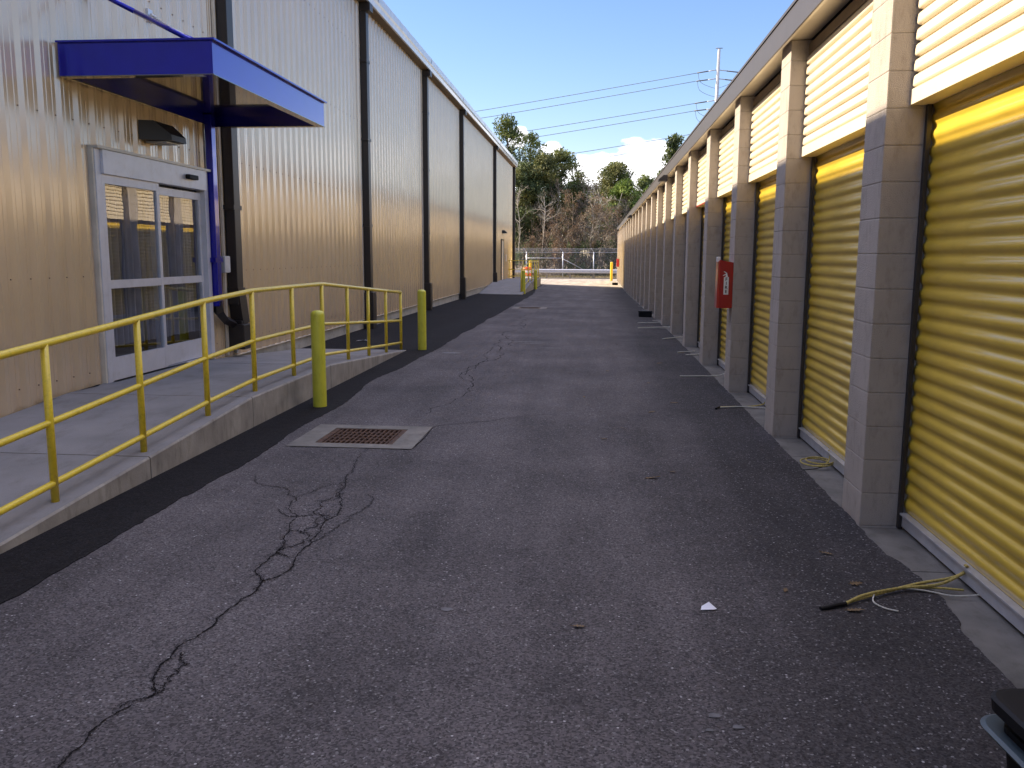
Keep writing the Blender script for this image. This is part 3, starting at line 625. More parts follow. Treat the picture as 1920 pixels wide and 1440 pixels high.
for y0, y1 in zip(js[:-1], js[1:]):
    ya, yb = y0+0.005, y1; za, zb = ramp2(ya), ramp2(yb); X_ = -4.985; x1 = -3.10
    V = [(X_, ya, za), (x1, ya, za), (x1, ya, -0.6), (X_, ya, -0.6), (X_, yb, zb), (x1, yb, zb), (x1, yb, -0.6), (X_, yb, -0.6)]
    rp.mesh(V, [(0, 1, 5, 4)], M_CONC); rp.mesh(V, [(1, 2, 6, 5), (0, 3, 2, 1), (4, 5, 6, 7)], M_CONCD)
t = rp.build("ramp"); tag(t, "pale concrete ramp at the far end of the metal building", "ramp")
railing("yellow handrail on the far ramp with rails across its end", -3.22, [38.2, 40.2, 42.5, 44.6, 46.7, 48.5, 50.0], ramp2, 50.0, cross=50.0)

# ================================================================= BOLLARDS
def bollard(x, y, z, h, r, m, label):
    b = MB(); b.lathe(x*0, 0, [(r, -0.1), (r, h-0.05), (r*0.97, h-0.03), (r*0.8, h-0.010), (r*0.45, h), (0.001, h+0.002)], m, 32)
    o = b.build("bollard"); o.location = (x, y, z); tag(o, label, "bollard", "yellow safety bollards"); return o
bollard(-2.90, 8.93, 0.005, 1.02, 0.0725, M_BOL, "nearest yellow green bollard standing beside the storm drain and ramp")
bollard(-2.92, 14.6, 0.005, 1.02, 0.0725, M_BOL, "yellow green bollard just past the end of the near handrail")
bollard(-3.14, 38.4, gz(-3.14, 38.4), 1.04, 0.095, M_BOL, "far bollard at the foot of the far ramp")
bollard(-3.02, 44.6, gz(-3.0, 44.6), 0.98, 0.085, M_BOL, "far bollard midway along the far ramp side")
bollard(-4.28, 58.0, gz(-4.3, 58), 1.5, 0.10, M_BOLO, "sunlit gold bollard behind the far handrail")
bollard(1.22, 66.3, gz(1.2, 66), 1.40, 0.10, M_BOLO, "sunlit gold bollard beside the far corner of the storage building")

# ================================================================= RIGHT STORAGE BUILDING
SP = 2.63; Y0 = 5.27; PW = 0.38; XP = 1.62; XD = 1.885; NB = range(-5, 24)
sb = thing("storage_building", "low block storage building with yellow roll-up doors along the right side", "building", (XP, 30, 0))
so_ = (-XP, -30, 0)
def bz(i): return gz(1.6, Y0+SP*i)-0.006
pmesh = MB(); CH = 0.2033
for k in range(-2, 17):
    z0, z1 = k*CH, (k+1)*CH
    if z1 > 3.42: z1 = 3.42
    if z1-z0 < 0.02: continue
    pmesh.box(0, 0.30, 0, PW, z0, z1, M_CMU, 0.007)
pil0 = pmesh.build("pillar", sb)
wv = 0.0; 
def slat_profile(z0, z1, pitch, depth, kind):
    pts = []; z = z0
    if kind == 'door':    # rounded ribs with narrow grooves
        shape = [(0.0, 0.0), (0.08, 0.03), (0.16, 0.22), (0.24, 0.52), (0.32, 0.78), (0.42, 0.95), (0.52, 1.0), (0.62, 0.97), (0.71, 0.82), (0.79, 0.56), (0.86, 0.25), (0.93, 0.04)]
    else:                 # lapped siding: face leans out towards its lower edge
        shape = [(0.0, 0.0), (0.10, 0.0), (0.15, 0.85), (0.24, 1.0), (0.55, 0.97), (0.80, 0.84), (0.90, 0.55), (0.95, 0.0)]
    while z < z1:
        for f, d in shape:
            zz = z+f*pitch
            if zz <= z1: pts.append((zz, d*depth))
        z += pitch
    pts.append((z1, 0)); return pts
dl = SP-PW
dm = MB(); pr = slat_profile(0.10, 2.78, 0.0895, 0.0145, 'door'); V = []
NY = 6
for z, d in pr:
    for j in range(NY+1): V.append((XD-XP-d, dl*j/NY, z))
dm.mesh(V, [(i*(NY+1)+j, i*(NY+1)+j+1, (i+1)*(NY+1)+j+1, (i+1)*(NY+1)+j) for i in range(len(pr)-1) for j in range(NY)], M_DOOR, True)
door0 = dm.build("roll_up_door", sb)
bb = MB(); bb.box(XD-XP-0.03, XD-XP+0.01, 0.012, dl-0.012, 0.015, 0.088, M_GALV, .004); bb.box(XD-XP-0.045, XD-XP-0.001, 0.03, dl-0.03, 0.089, 0.099, M_GALV)
bb.build("bottom_bar", door0)
for y0, y1 in ((0.001, 0.035), (dl-0.035, dl-0.001)):
    tk = MB(); tk.box(XD-XP-0.05, XD-XP-0.024, y0, y1, 0.0, 2.75, M_TRACK, .002); tk.build("track", door0)
hm = MB(); pr = slat_profile(2.54, 3.29, 0.083, 0.026, 'lap'); XH = 0.155; V = []
for z, d in pr: V += [(XH-d, 0.035, z), (XH-d, dl-0.02, z)]
hm.mesh(V, [(2*i, 2*i+1, 2*i+3, 2*i+2) for i in range(len(pr)-1)], M_HEAD)
hm.box(XH-0.028, XH+0.09, 0.012, dl-0.002, 2.455, 2.539, M_HEAD, .002)
hm.box(XH+0.001, XH+0.012, 0.035, dl-0.02, 2.539, 3.36, M_HEAD); hm.box(XH-0.01, XH, 0.002, dl-0.002, 3.30, 3.385, M_SOFF); hm.box(XH-0.012, XH+0.03, 0.002, 0.034, 2.545, 3.22, M_TRACK)
head0 = hm.build("header_panel", sb)
objs = {}
for i in NB:
    y = Y0+SP*i; z = bz(i) if i > 5 else 0.0; z = z if i > 5 else -0.004
    p = pil0 if i == -5 else pil0.copy()
    if i != -5: COL.objects.link(p)
    p.parent = sb; p.location = (0, y-30, 0)
    if i == 23: continue
    d = door0 if i == -5 else copy_tree(door0, sb); d.parent = sb; d.location = (0, y+PW-30, min(z, 0)*0.9)
    h_ = head0 if i == -5 else head0.copy()
    if i != -5: COL.objects.link(h_)
    h_.parent = sb; h_.location = (0, y+PW-30, 0)
rs = MB(); rs.box(XH-0.034, XH-0.029, 0.0, dl, 2.452, 2.475, M_RED); rs.build("red_trim", sb, loc=(0, Y0+SP*3+PW-30, 0))
YE = Y0+SP*23+PW
f = MB(); f.box(XP-0.075, XP-0.062, -10, YE+0.05, 3.385, 3.60, M_FASC); f.box(XP-0.085, XP+0.02, -10, YE+0.06, 3.601, 3.625, M_FASC)
f.build("fascia", sb, loc=so_)
f = MB(); f.box(XP-0.061, XP+0.16, -10, YE+0.05, 3.425, 3.44, M_HEAD); f.box(XP-0.061, XP-0.04, -10, YE+0.05, 3.385, 3.424, M_HEAD)
f.build("soffit", sb, loc=so_)
f = MB(); f.mesh([(XP-0.06, -10, 3.61), (XP-0.06, YE+.05, 3.61), (XP+10, YE+.05, 3.95), (XP+10, -10, 3.95)], [(0, 1, 2, 3)], M_FASC); f.build("roof", sb, loc=so_)
f = MB(); f.box(XP+0.29, XP+10, YE-0.02, YE, -0.6, 3.42, M_CMU); f.box(XP+0.30, XP+0.33, -10, YE-0.03, -0.5, 3.42, M_ROOM); f.box(XP+9.9, XP+10, -10, YE-.03, -0.5, 3.9, M_CMU); f.box(XP+0.29, XP+10, -10.02, -10, -0.6, 3.42, M_CMU)
f.build("block_wall", sb, loc=so_)
wall_pack(XP-0.078, 19.9, 3.30, 0.34, "nearest brown wall lamp under the fascia of the storage building", -1)
wall_pack(XP-0.078, 38.9, 3.30, 0.34, "middle of the three brown lamps under the storage building fascia", -1)
wall_pack(XP-0.078, 60.0, 3.30, 0.34, "farthest brown lamp near the far end of the storage building", -1)

# fire extinguisher cabinets
def text_mb(txt, size, loc, rot, m, name, parent, vertical=False, thick=0.0006, bold=0.0):
    c = bpy.data.curves.new(name, 'FONT'); c.body = txt; c.size = size; c.align_x = 'CENTER'; c.align_y = 'CENTER'; c.extrude = thick; c.offset = bold
    if vertical: c.space_line = 0.82
    o = bpy.data.objects.new(name, c); COL.objects.link(o); o.location = loc; o.rotation_euler = rot
    dg = bpy.context.evaluated_depsgraph_get(); me = bpy.data.meshes.new_from_object(o.evaluated_get(dg)); bpy.data.objects.remove(o)
    me.materials.clear(); me.materials.append(m); o = bpy.data.objects.new(name, me); COL.objects.link(o); o.location = loc; o.rotation_euler = rot; o.parent = parent
    return o
def cabinet(y, x, z0, label, detail=True):
    t = thing("extinguisher_cabinet", label, "fire extinguisher cabinet", (x, y, z0), "red extinguisher cabinets")
    s = MB(); w, dep, hh = 0.155, 0.24, 0.565
    # side towards the camera is the lettered one; top slopes a little
    V = [(-w, 0, 0), (0, 0, 0), (0, dep, 0), (-w, dep, 0), (-w, 0, hh), (0, 0, hh-0.03), (0, dep, hh-0.03), (-w, dep, hh), (-w-0.022, 0.03, 0.0), (-w-0.022, dep-0.03, 0.0), (-w-0.018, 0.03, hh-0.03), (-w-0.018, dep-0.03, hh-0.03)]
    s.mesh(V, [(0, 1, 5, 4), (1, 2, 6, 5), (2, 3, 7, 6), (4, 5, 6, 7), (0, 3, 2, 1), (0, 4, 10, 8), (3, 9, 11, 7), (8, 10, 11, 9), (4, 7, 11, 10), (0, 8, 9, 3)], M_RED)
    s.build("case", t)
    if detail:
        q = MB(); q.box(-w-0.03, -w+0.01, 0.05, 0.12, hh-0.02, hh+0.035, M_WHT, .006); q.build("latch", t)
        q = MB(); q.box(-0.105, -0.048, -0.003, -0.0005, 0.16, 0.365, M_WHT); 
        # pictogram of an extinguisher head and hose
        q.mesh([(-0.092, -0.003, 0.366), (-0.058, -0.003, 0.366), (-0.064, -0.003, 0.385), (-0.070, -0.003, 0.412), (-0.086, -0.003, 0.412), (-0.084, -0.003, 0.385)], [(0, 1, 2, 3, 4, 5)], M_WHT)
        q.mesh([(-0.086, -0.003, 0.413), (-0.070, -0.003, 0.413), (-0.100, -0.003, 0.432), (-0.112, -0.003, 0.428)], [(0, 1, 2, 3)], M_WHT)
        q.mesh([(-0.085, -0.0035, 0.392), (-0.086, -0.0035, 0.403), (-0.118, -0.0035, 0.386), (-0.116, -0.0035, 0.378)], [(0, 1, 2, 3)], M_WHT)
        st = q.build("sticker", t)
        for k, ch in enumerate("FIRE"):
            text_mb(ch, 0.052, (-0.0765, -0.0042, 0.338-k*0.048), (R(90), 0, 0), M_INK, "letter", st, bold=0.0012)
    return t
cabinet(10.53, XP-0.002, 1.0, "red extinguisher cabinet lettered FIRE on a pillar of the storage building")
cabinet(Y0+SP*21, XP-0.002, 0.85, "distant red cabinet on a sunlit pillar at the far end", False)
# bait stations
for (x, y, lab) in ((1.42, 24.4, "low black box on the asphalt against the right pillars"), (1.30, 56.5, "farthest low black box at the sunlit pillars' foot")):
    b = MB(); b.box(-0.2, 0.16, -0.14, 0.14, 0.0, 0.13, M_BLACK, 0.02); b.box(-0.21, 0.17, -0.15, 0.15, 0.131, 0.165, M_BLACK, 0.012)
    o = b.build("bait_box"); o.location = (x, y, gz(x, y)); tag(o, lab, "bait box", "black boxes by the pillars")

# ================================================================= SMALL THINGS
def rope(paths, label, name="rope", grp="door ropes"):
    b = MB()
    for pts, r_, m_ in paths:
        P = [Vector(p) for p in pts]; Q = []
        for i in range(len(P)-1):
            p0, p1, p2, p3 = P[max(i-1, 0)], P[i], P[i+1], P[min(i+2, len(P)-1)]
            for k in range(8):
                t = k/8; Q.append(0.5*((2*p1)+(-p0+p2)*t+(2*p0-5*p1+4*p2-p3)*t*t+(-p0+3*p1-3*p2+p3)*t*t*t))
        Q.append(P[-1]); b.tube(Q, r_, m_, 6)
    o = b.build(name); tag(o, label, "rope", grp); return o
rope([([(1.84, 4.30, .11), (1.87, 4.34, .075), (1.80, 4.34, .03), (1.62, 4.27, .02), (1.45, 4.17, .016), (1.28, 4.06, .014), (1.17, 3.98, .012)], .0075, M_ROPEY),
      ([(1.85, 4.33, .06), (1.70, 4.24, .03), (1.50, 4.19, .022), (1.30, 4.075, .025), (1.185, 3.985, .012)], .0075, M_ROPEY),
      ([(1.80, 4.20, .02), (1.66, 4.23, .015), (1.48, 4.19, .02)], .006, M_ROPEY),
      ([(1.90, 4.16, .02), (1.74, 4.15, .008), (1.62, 4.20, .010), (1.50, 4.20, .02)], .004, M_ROPEW),
      ([(1.36, 4.12, .02), (1.33, 4.04, .007), (1.36, 3.97, .006), (1.41, 3.94, .006)], .004, M_ROPEW),
      ([(1.19, 3.99, .012), (1.14, 3.965, .012), (1.09, 3.94, .008), (1.06, 3.93, .006)], .011, M_BLACK)],
     "thick yellow rope with black tip stretched from the nearest roll-up door")
coil = []
for k in range(26):
    t = k/25*4*math.pi; coil.append((1.76+0.11*math.cos(t)-0.02*math.sin(t*.5), 6.83+0.16*math.sin(t)*(1-0.01*k), 0.012+0.0012*k))
rope([(coil, .006, M_ROPEY), ([(1.86, 6.92, .10), (1.85, 6.85, .05), (1.78, 6.72, .03), (1.70, 6.70, .02)], .006, M_ROPEY), ([(1.84, 6.74, .03), (1.70, 6.66, .01), (1.60, 6.62, .008)], .004, M_BLACK)],
     "coiled pale yellow rope on the apron at the second door")
rope([([(1.86, 9.55, .10), (1.84, 9.5, .03), (1.65, 9.42, .01), (1.50, 9.40, .01), (1.34, 9.36, .01)], .007, M_ROPEY), ([(1.85, 9.35, .01), (1.6, 9.40, .012), (1.36, 9.33, .012)], .006, M_ROPEW), ([(1.35, 9.35, .012), (1.30, 9.25, .01)], .012, M_BLACK)],
     "straight yellow and white rope with black end at the third door")
rope([([(1.86, 12.0, .08), (1.70, 11.9, .01), (1.4, 11.8, .01), (1.16, 11.75, .012)], .008, M_ROPEW)], "thin pale rope lying straight out from the fourth door")
rope([([(1.86, 14.6, .05), (1.70, 14.45, .01), (1.5, 14.35, .01)], .009, M_ROPEW), ([(1.7, 14.9, .01), (1.5, 14.8, .01), (1.40, 14.7, .01)], .009, M_ROPEW)], "short tangled pale rope at the fifth door")
rope([([(1.84, 17.5, .03), (1.6, 17.3, .02), (1.32, 17.0, .02)], .010, M_ROPEW)], "pale rope angled toward the camera at the sixth door")
rope([([(1.84, 19.9, .03), (1.4, 19.8, .015), (0.98, 19.7, .012)], .010, M_ROPEW)], "distant pale rope laid across the asphalt at the seventh door")
rope([([(1.84, 21.6, .0), (1.4, 21.4, .0), (1.05, 21.3, .0)], .010, M_ROPEW)], "farthest visible pale rope by the far pillars")

def leaf_obj(x, y, s, rz, label, grp="fallen leaves"):
    b = MB(); out = [(-1.3, 0.02), (-.95, .05), (-.75, .42), (-.55, .15), (-.3, .62), (-.1, .2), (.15, .55), (.3, .16), (.55, .35), (.62, .1), (1, 0)]
    up_ = [Vector((a_*s/2, b_*s/2, 0.004+0.012*abs(a_)*s*6*random.random()+0.02*b_*s*4)) for a_, b_ in out]; dn = [Vector((a_*s/2, -b_*s/2*random.uniform(.7, 1.1), 0.004+0.012*s*4*random.random())) for a_, b_ in out[1:-1]]
    mid = [Vector((a_*s/2, 0, 0.004)) for a_, b_ in out]
    for i in range(len(out)-1):
        b.face([mid[i], mid[i+1], up_[i+1], up_[i]], M_LEAF)
        d0 = dn[i-1] if i > 0 else up_[0]; d1 = dn[i] if i < len(dn) else up_[-1]; b.face([mid[i], d0, d1, mid[i+1]], M_LEAF)
    o = b.build("leaf"); o.location = (x, y, gz(x, y)+0.003); o.rotation_euler = (random.uniform(-.2, .2), random.uniform(-.15, .15), rz); tag(o, label, "leaf", grp)
random.seed(11)
leaf_obj(1.32, 4.27, .075, 0.3, "curled brown leaf on the asphalt just behind the thick yellow rope")
leaf_obj(1.22, 3.93, .085, 0.1, "brown lobed leaf touching the black tip of the yellow rope")
leaf_obj(1.29, 4.71, .065, -0.3, "flat brown leaf on dark asphalt before the nearest pillar")
leaf_obj(-0.04, 3.62, .06, 0.1, "dark brown leaf alone in the middle of the near asphalt")
leaf_obj(0.45, 6.26, .11, 0.1, "pale pointed leaf in mid alley facing the second door")
leaf_obj(0.61, 6.46, .06, 0.9, "small dark leaf just right of the pale pointed leaf")
leaf_obj(0.95, 4.15, .05, 1.2, "short grey leaf scrap left of the rope")
for (x, y) in ((0.10, 7.6), (0.30, 8.1), (0.62, 9.0), (0.9, 9.6), (-0.1, 9.9), (0.2, 12.2), (0.7, 13.4), (1.0, 13.2), (0.4, 16), (1.05, 18.5), (0.7, 11.1), (0.8, 22.0)):
    leaf_obj(x, y, random.uniform(.06, .085), random.uniform(0, 3), "small dry leaf lying far down the alley asphalt", "small far fallen leaves")
b = MB(); b.face([(-.03, -.02, .002), (.03, -.015, .004), (.012, .03, .022), (-.022, .02, .004)], M_PAPER); b.face([(.03, -.015, .004), (.045, .0, .002), (.012, .03, .022)], M_PAPER)
o = b.build("paper_scrap"); o.location = (0.54, 3.88, 0.004); tag(o, "small folded white paper scrap on the near asphalt", "paper scrap")
b = MB(); b.face([(-.12, -.05, .002), (.02, -.06, .02), (.04, .04, .012), (-.1, .05, .004)], M_PAPER); b.face([(.02, -.02, .022), (.14, -.06, .004), (.13, .01, .003), (.03, .05, .014)], M_PAPER)
o = b.build("paper_scrap"); o.location = (-4.3, 15.9, 0.012); tag(o, "crumpled white paper on dark asphalt behind the handrail end", "paper scrap")

# black tote at lower right corner
def rrect(x0, x1, y0, y1, r, k=6):
    P = []
    for (cx, cy, a0) in ((x1-r, y1-r, 0), (x0+r, y1-r, 90), (x0+r, y0+r, 180), (x1-r, y0+r, 270)):
        for i in range(k+1): t = R(a0+90*i/k); P.append((cx+r*math.cos(t), cy+r*math.sin(t)))
    return P
def loft(b, rings, m, cap=True):
    k = len(rings[0][0]); V = [(x, y, z) for P, z in rings for x, y in P]
    b.mesh(V, [(i*k+j, i*k+(j+1) % k, (i+1)*k+(j+1) % k, (i+1)*k+j) for i in range(len(rings)-1) for j in range(k)], m, False)
    if cap: b.mesh([(x, y, rings[-1][1]) for x, y in rings[-1][0]], [tuple(range(k))], m)
tt = thing("storage_tote", "black lidded storage tote cut off by the lower right corner", "storage tote", (1.462, 2.352, 0), rz=R(5))
def rr(g_): return rrect(-0.28-g_, 0.28+g_, -0.21-g_, 0.21+g_, 0.07+g_*.5)
b = MB(); loft(b, [(rr(-0.06), 0.0), (rr(-0.03), 0.27)], M_BLACK); b.build("body", tt)
b = MB(); loft(b, [(rr(-0.03), 0.235), (rr(0.012), 0.242), (rr(0.022), 0.256), (rr(0.01), 0.262), (rr(-0.03), 0.252)], M_TEAL, False); b.build("rim", tt)
b = MB(); loft(b, [(rr(-0.02), 0.305), (rr(0.0), 0.31), (rr(0.004), 0.345), (rr(-0.006), 0.352), (rr(-0.02), 0.353)], M_BLACK); b.build("lid", tt)
b = MB(); loft(b, [(rr(-0.05), 0.245), (rr(-0.05), 0.306)], M_BLACK, False); b.build("neck", tt)

# traffic drum behind far handrail
dr = thing("traffic_drum", "orange and white striped drum behind the far handrail", "traffic drum", (-4.25, 54.6, gz(-4.3, 54.6)))
for k, (z0, z1, m_) in enumerate(((0.0, 0.3, M_ORNG), (0.301, 0.45, M_WHT), (0.451, 0.65, M_ORNG), (0.651, 0.8, M_WHT), (0.801, 1.02, M_ORNG))):
    b = MB(); b.lathe(0, 0, [(0.29-0.03*z0, z0), (0.29-0.03*z1, z1)], m_, 20); b.build("band", dr)
b = MB(); b.lathe(0, 0, [(0.36, 0.0), (0.36, 0.06), (0.3, 0.08)], M_BLACK, 20); b.build("base", dr)
sg = MB(); sg.box(0, 0.012, -0.14, 0.14, -0.19, 0.19, mat("sign_grey", (0.5, 0.52, 0.58), 0.5), .003); o = sg.build("wall_sign"); o.location = (XW+0.01, 49.0, 1.45); tag(o, "small pale grey plaque on tan siding beside the far service door", "sign")

# ================================================================= FAR END: fence, guardrail
GZ = -0.28
gr = thing("guardrail", "galvanised steel guardrail across the end of the alley", "guardrail", (-2, 71.8, GZ))
b = MB(); pr = [(0, .44), (-.04, .47), (-.07, .52), (-.07, .56), (-.02, .60), (-.02, .63), (-.07, .67), (-.07, .71), (-.04, .75), (0, .77)]
V = [];
for x in (-11, 9):
    for y_, z_ in pr: V.append((x, y_, z_))
k = len(pr); b.mesh(V, [(i, i+1, i+1+k, i+k) for i in range(k-1)], M_GALV); b.build("beam", gr)
for i in range(10):
    b = MB(); b.box(-9.6+i*1.9, -9.48+i*1.9, 0.01, 0.14, -0.1, 0.70, mat("rail_post_wood", (0.3, 0.27, 0.23), 0.9)); b.build("post", gr)
cbm = MB(); cbm.box(-16, 12, 72.6, 72.9, -0.45, GZ+0.06, M_CONC, 0.01); cbm.build("kerb", kind="structure")
for (x0, x1) in ((-7.3, -5.4),):
    b = MB(); b.box(x0, x1, 68.2, 68.7, GZ-.05, GZ+0.24, M_CONC, 0.02); o = b.build("concrete_block"); tag(o, "long sunlit concrete block past the corner of the metal building", "concrete block")
def link_mat():
    m = bpy.data.materials.new("chain_link"); m.use_nodes = True; N = m.node_tree.nodes; L = m.node_tree.links; b = N["Principled BSDF"]
    b.inputs["Base Color"].default_value = (0.42, 0.43, 0.44, 1); b.inputs["Metallic"].default_value = 0.5; b.inputs["Roughness"].default_value = 0.5
    return m
M_LINK = link_mat()
fc = thing("chain_link_fence", "chain link fence with barbed wire beyond the guardrail", "fence", (-2, 76, GZ))
PX = [-26.6, -23, -19.4, -15.8, -12.2, -8.9, -5.95, -2.80, -0.15, 2.8, 6.2, 9.6, 13, 16.5]; FH = 2.12
for x in PX:
    b = MB(); b.tube([(x+2, 0, -0.2), (x+2, 0, FH+0.06)], 0.045, M_GALV, 8); b.tube([(x+2, 0, FH+.04), (x+2-0.22, -0.28, FH+0.36)], 0.018, M_GALV, 6); b.build("post", fc)
b = MB()
D = 0.14; x = PX[0]
while x < PX[-1]+FH:                          # woven wire drawn as thin diagonal strands, both ways
    for sgn in (1, -1):
        xa, xb = (x, x-FH) if sgn > 0 else (x-FH, x)
        za, zb = 0.03, FH; lo, hi = PX[0], PX[-1]
        if min(xa, xb) < lo or max(xa, xb) > hi: continue
        b.mesh([(xa+2-.0045, 0.0, za), (xa+2+.0045, 0.0, za), (xb+2+.0045, 0.0, zb), (xb+2-.0045, 0.0, zb)], [(0, 1, 2, 3)], M_LINK)
    x += D
b.build("mesh", fc)
b = MB()
for z_, y_ in ((FH+.03, 0), (0.04, 0)): b.tube([(PX[0]+2, y_, z_), (PX[-1]+2, y_, z_)], 0.014, M_GALV, 6)
for k in range(3): b.tube([(PX[0]+2-.07*k-.05, -.09*k-.07, FH+.15+.1*k), (PX[-1]+2-.07*k-.05, -.09*k-.07, FH+.15+.1*k)], 0.007, M_GALV, 4)
b.build("wire", fc)
b = MB(); b.tube([(-5.95+2, -.05, 1.65), (-2.80+2, -.05, 1.65)], 0.025, M_GALV, 6); b.tube([(-2.80+2, -.06, 1.60), (-0.9+2, -.06, 0.62)], 0.02, M_GALV, 6); b.build("brace", fc)

# ================================================================= PYLON AND LINES
py = thing("power_pylon", "tall pale steel transmission pole with short arms far beyond the storage building", "power pole", (20.9, 180, 0))
KX = 180/1632.0
def pw(px, pyy, y=180): return Vector(((px-1116.5)*y/1632.0*1.0, y, 1.61+(479-pyy)*y/1632.0))
off = (-20.9, -180, 0)
b = MB(); b.tube([(22.6, 180, -2), pw(1327, 118)], [0.62, 0.26], M_STEEL, 12); b.build("pole", py, loc=off)
b = MB(); b.tube([pw(1321, 116.5), pw(1333, 116.5)], 0.08, M_WIRE, 5); b.build("cross_arm", py, loc=off)
LV = [(158, 1290, 1363, 5), (172, 1289, 1358, 4), (210, 1288, 1356, 5), (223, 1287, 1352, 4), (263, 1285, 1350, 4), (277, 1283, 1347, 4)]
for yy, xl, xr, rise in LV:
    c0 = pw(1325, yy-rise)
    for xe in (xl, xr):
        e = pw(xe, yy); dv = e-c0; b = MB(); b.tube([c0, c0+dv*0.45], 0.09, M_STEEL, 5); b.tube([c0+dv*0.44, e], 0.12, M_WIRE, 5)
        b.build("insulator_arm", py, loc=off)
    q = MB(); pl = [pw(xl+2, yy)+Vector((0, 0, 0)), pw(xl+7, yy+16), pw(lerp(xl, xr, .42), yy+26), pw(lerp(xl, xr, .58), yy+25), pw(xr-7, yy+14), pw(xr-2, yy)]
    Q = []
    for i in range(len(pl)-1):
        p0, p1, p2, p3 = pl[max(i-1, 0)], pl[i], pl[i+1], pl[min(i+2, len(pl)-1)]
        for k in range(5): t = k/5; Q.append(0.5*((2*p1)+(-p0+p2)*t+(2*p0-5*p1+4*p2-p3)*t*t+(-p0+3*p1-3*p2+p3)*t*t*t))
    q.tube(Q+[pl[-1]], 0.035, M_WIRE, 4); q.build("jumper_wire", py, loc=off)
M_LINE = mat("power_line_metal", (0.16, 0.18, 0.2), 0.6)
WN = ["topmost", "second from top", "third from top", "fourth from top", "fifth from top", "lowest"]
for i, (p, q, lo) in enumerate([((1290, 158), (895, 216), 0), ((1288, 172), (905, 228), 0), ((1288, 210), (985, 252), 0), ((1287, 223), (1000, 263), 0), ((1285, 263), (1065, 293), 0), ((1283, 277), (1075, 308), 0)]):
    a_, c_ = pw(*p), pw(*q); pts = []
    for k in range(41):
        t = k/40*3.4; x = lerp(a_.x, c_.x, t); zz = lerp(a_.z, c_.z, t) + 3.2*(t/3.4-1)*(t/3.4)*0.6
        pts.append((x, 180, zz + 1.9*max(0, t-1)))
    b = MB(); b.tube(pts, 0.055, M_LINE, 4); o = b.build("power_line"); tag(o, WN[i]+" of the power lines crossing the sky left of the pole", "power line", "power lines in the sky")

# ================================================================= TREES
def rvec(r): 
    while True:
        v = Vector((r.uniform(-1, 1), r.uniform(-1, 1), r.uniform(-1, 1)))
        if v.length < 1: return v
def leaves(mb, c, rad, n_, s, m, r, up_=0.3, long=1.0):
    for _ in range(n_):
        v = rvec(r); v = v*(0.55+0.45*v.length)
        p = Vector((c[0]+v.x*rad[0], c[1]+v.y*rad[1], c[2]+v.z*rad[2]))
        nn = (rvec(r)+Vector((0, -0.15, up_))).normalized(); t1 = nn.orthogonal().normalized(); t1 = (Matrix.Rotation(r.uniform(0, 6.28), 3, nn) @ t1); t2 = nn.cross(t1)
        a_ = s*r.uniform(.5, 1.2)*long; b_ = s*r.uniform(.35, .8)/long
        mb.face([p-t1*a_, p+t2*b_*.9-t1*a_*.2, p+t1*a_, p-t2*b_-t1*a_*.1], m)
def limb(mb, p, d, L_, r_, depth, rr_, m, out, bend=0.25, k=5, nb=(2, 3), spread=0.75):
    P = [p]; q = p; dd = d.normalized(); st = 4
    for i in range(st):
        dd = (dd+rvec(rr_)*bend+Vector((0, 0, 0.05))).normalized(); q = q+dd*L_/st; P.append(q)
    mb.tube(P, [lerp(r_, r_*.5, i/st) for i in range(st+1)], m, k, caps=False, smooth=True)
    out.append((q, dd, depth))
    if depth > 0:
        for j in range(rr_.randint(*nb)):
            t = rr_.uniform(0.45, 1.0); i = min(st, int(t*st+.5)); b0 = P[i]
            nd = (dd+rvec(rr_)*spread).normalized()
            limb(mb, b0, nd, L_*rr_.uniform(.55, .8), r_*.5, depth-1, rr_, m, out, bend, max(3, k-1), nb, spread)
def evergreen(x, y, h, cr, seed, label, m, base=0.25, clumps=40, per=70, s=0.17, long=1.3, lean=0, barkm=M_BARK, grp="evergreen trees behind the fence", tuft=0.16, cm=None):
    r = random.Random(seed); z0 = tz(x, y)-0.1; t = thing("evergreen_tree", label, "tree", (x, y, z0), grp)
    tb = MB(); P = [Vector((lean*(i/8)**1.5+0.12*r.uniform(-1, 1)*(i > 0), 0.1*r.uniform(-1, 1), h*0.95*i/8)) for i in range(9)]
    tb.tube(P, [lerp(0.045*h**0.6+.06, 0.03, i/8) for i in range(9)], barkm, 8)
    fm = MB()
    for c_ in range(clumps):
        f_ = base+(1-base)*((c_+r.random())/clumps); zc = h*f_
        w = cr*(math.sin(math.pi*min(1, (f_-base)/(1-base)*0.85+0.15))**0.6)*r.uniform(.35, 1.1)
        an = r.uniform(0, 6.28); i = min(7, int(f_*8)); tp = P[i]
        c = Vector((tp.x+math.cos(an)*w, tp.y+math.sin(an)*w, min(zc, h-0.1)))
        if c_ % 2 == 0: tb.tube([tp, lerp(tp, c, .5)+Vector((0, 0, -.1*w)), c], [0.05, 0.035, 0.015], barkm, 4, caps=False)
        q = tuft*cr*r.uniform(.85, 1.75)+0.22
        leaves(fm, c, (q*1.35, q*1.35, q*.85), int(2.6*per*r.uniform(.6, 1.3)), s*.82, m if (cm is None or r.random() < .6) else cm, r, long=long)
    tb.build("trunk", t); fm.build("crown", t); return t
def K(px, y): return (px-1116.5)*y/1632.0
def Z(pyy, y): return 1.61+(479-pyy)*y/1632.0
def ev(px, pyy, y, crpx, seed, label, m, **k):
    x = K(px, y); z0 = tz(x, y)-0.1; return evergreen(x, y, Z(pyy, y)-z0, crpx*1.12*y/1632.0, seed, label, m, **k)
ev(953, 232, 88, 27, 1, "tallest dark pine with tufted top at the metal building's far corner", L_PINE, base=.45, clumps=34, per=80, tuft=.26, cm=L_DARK)
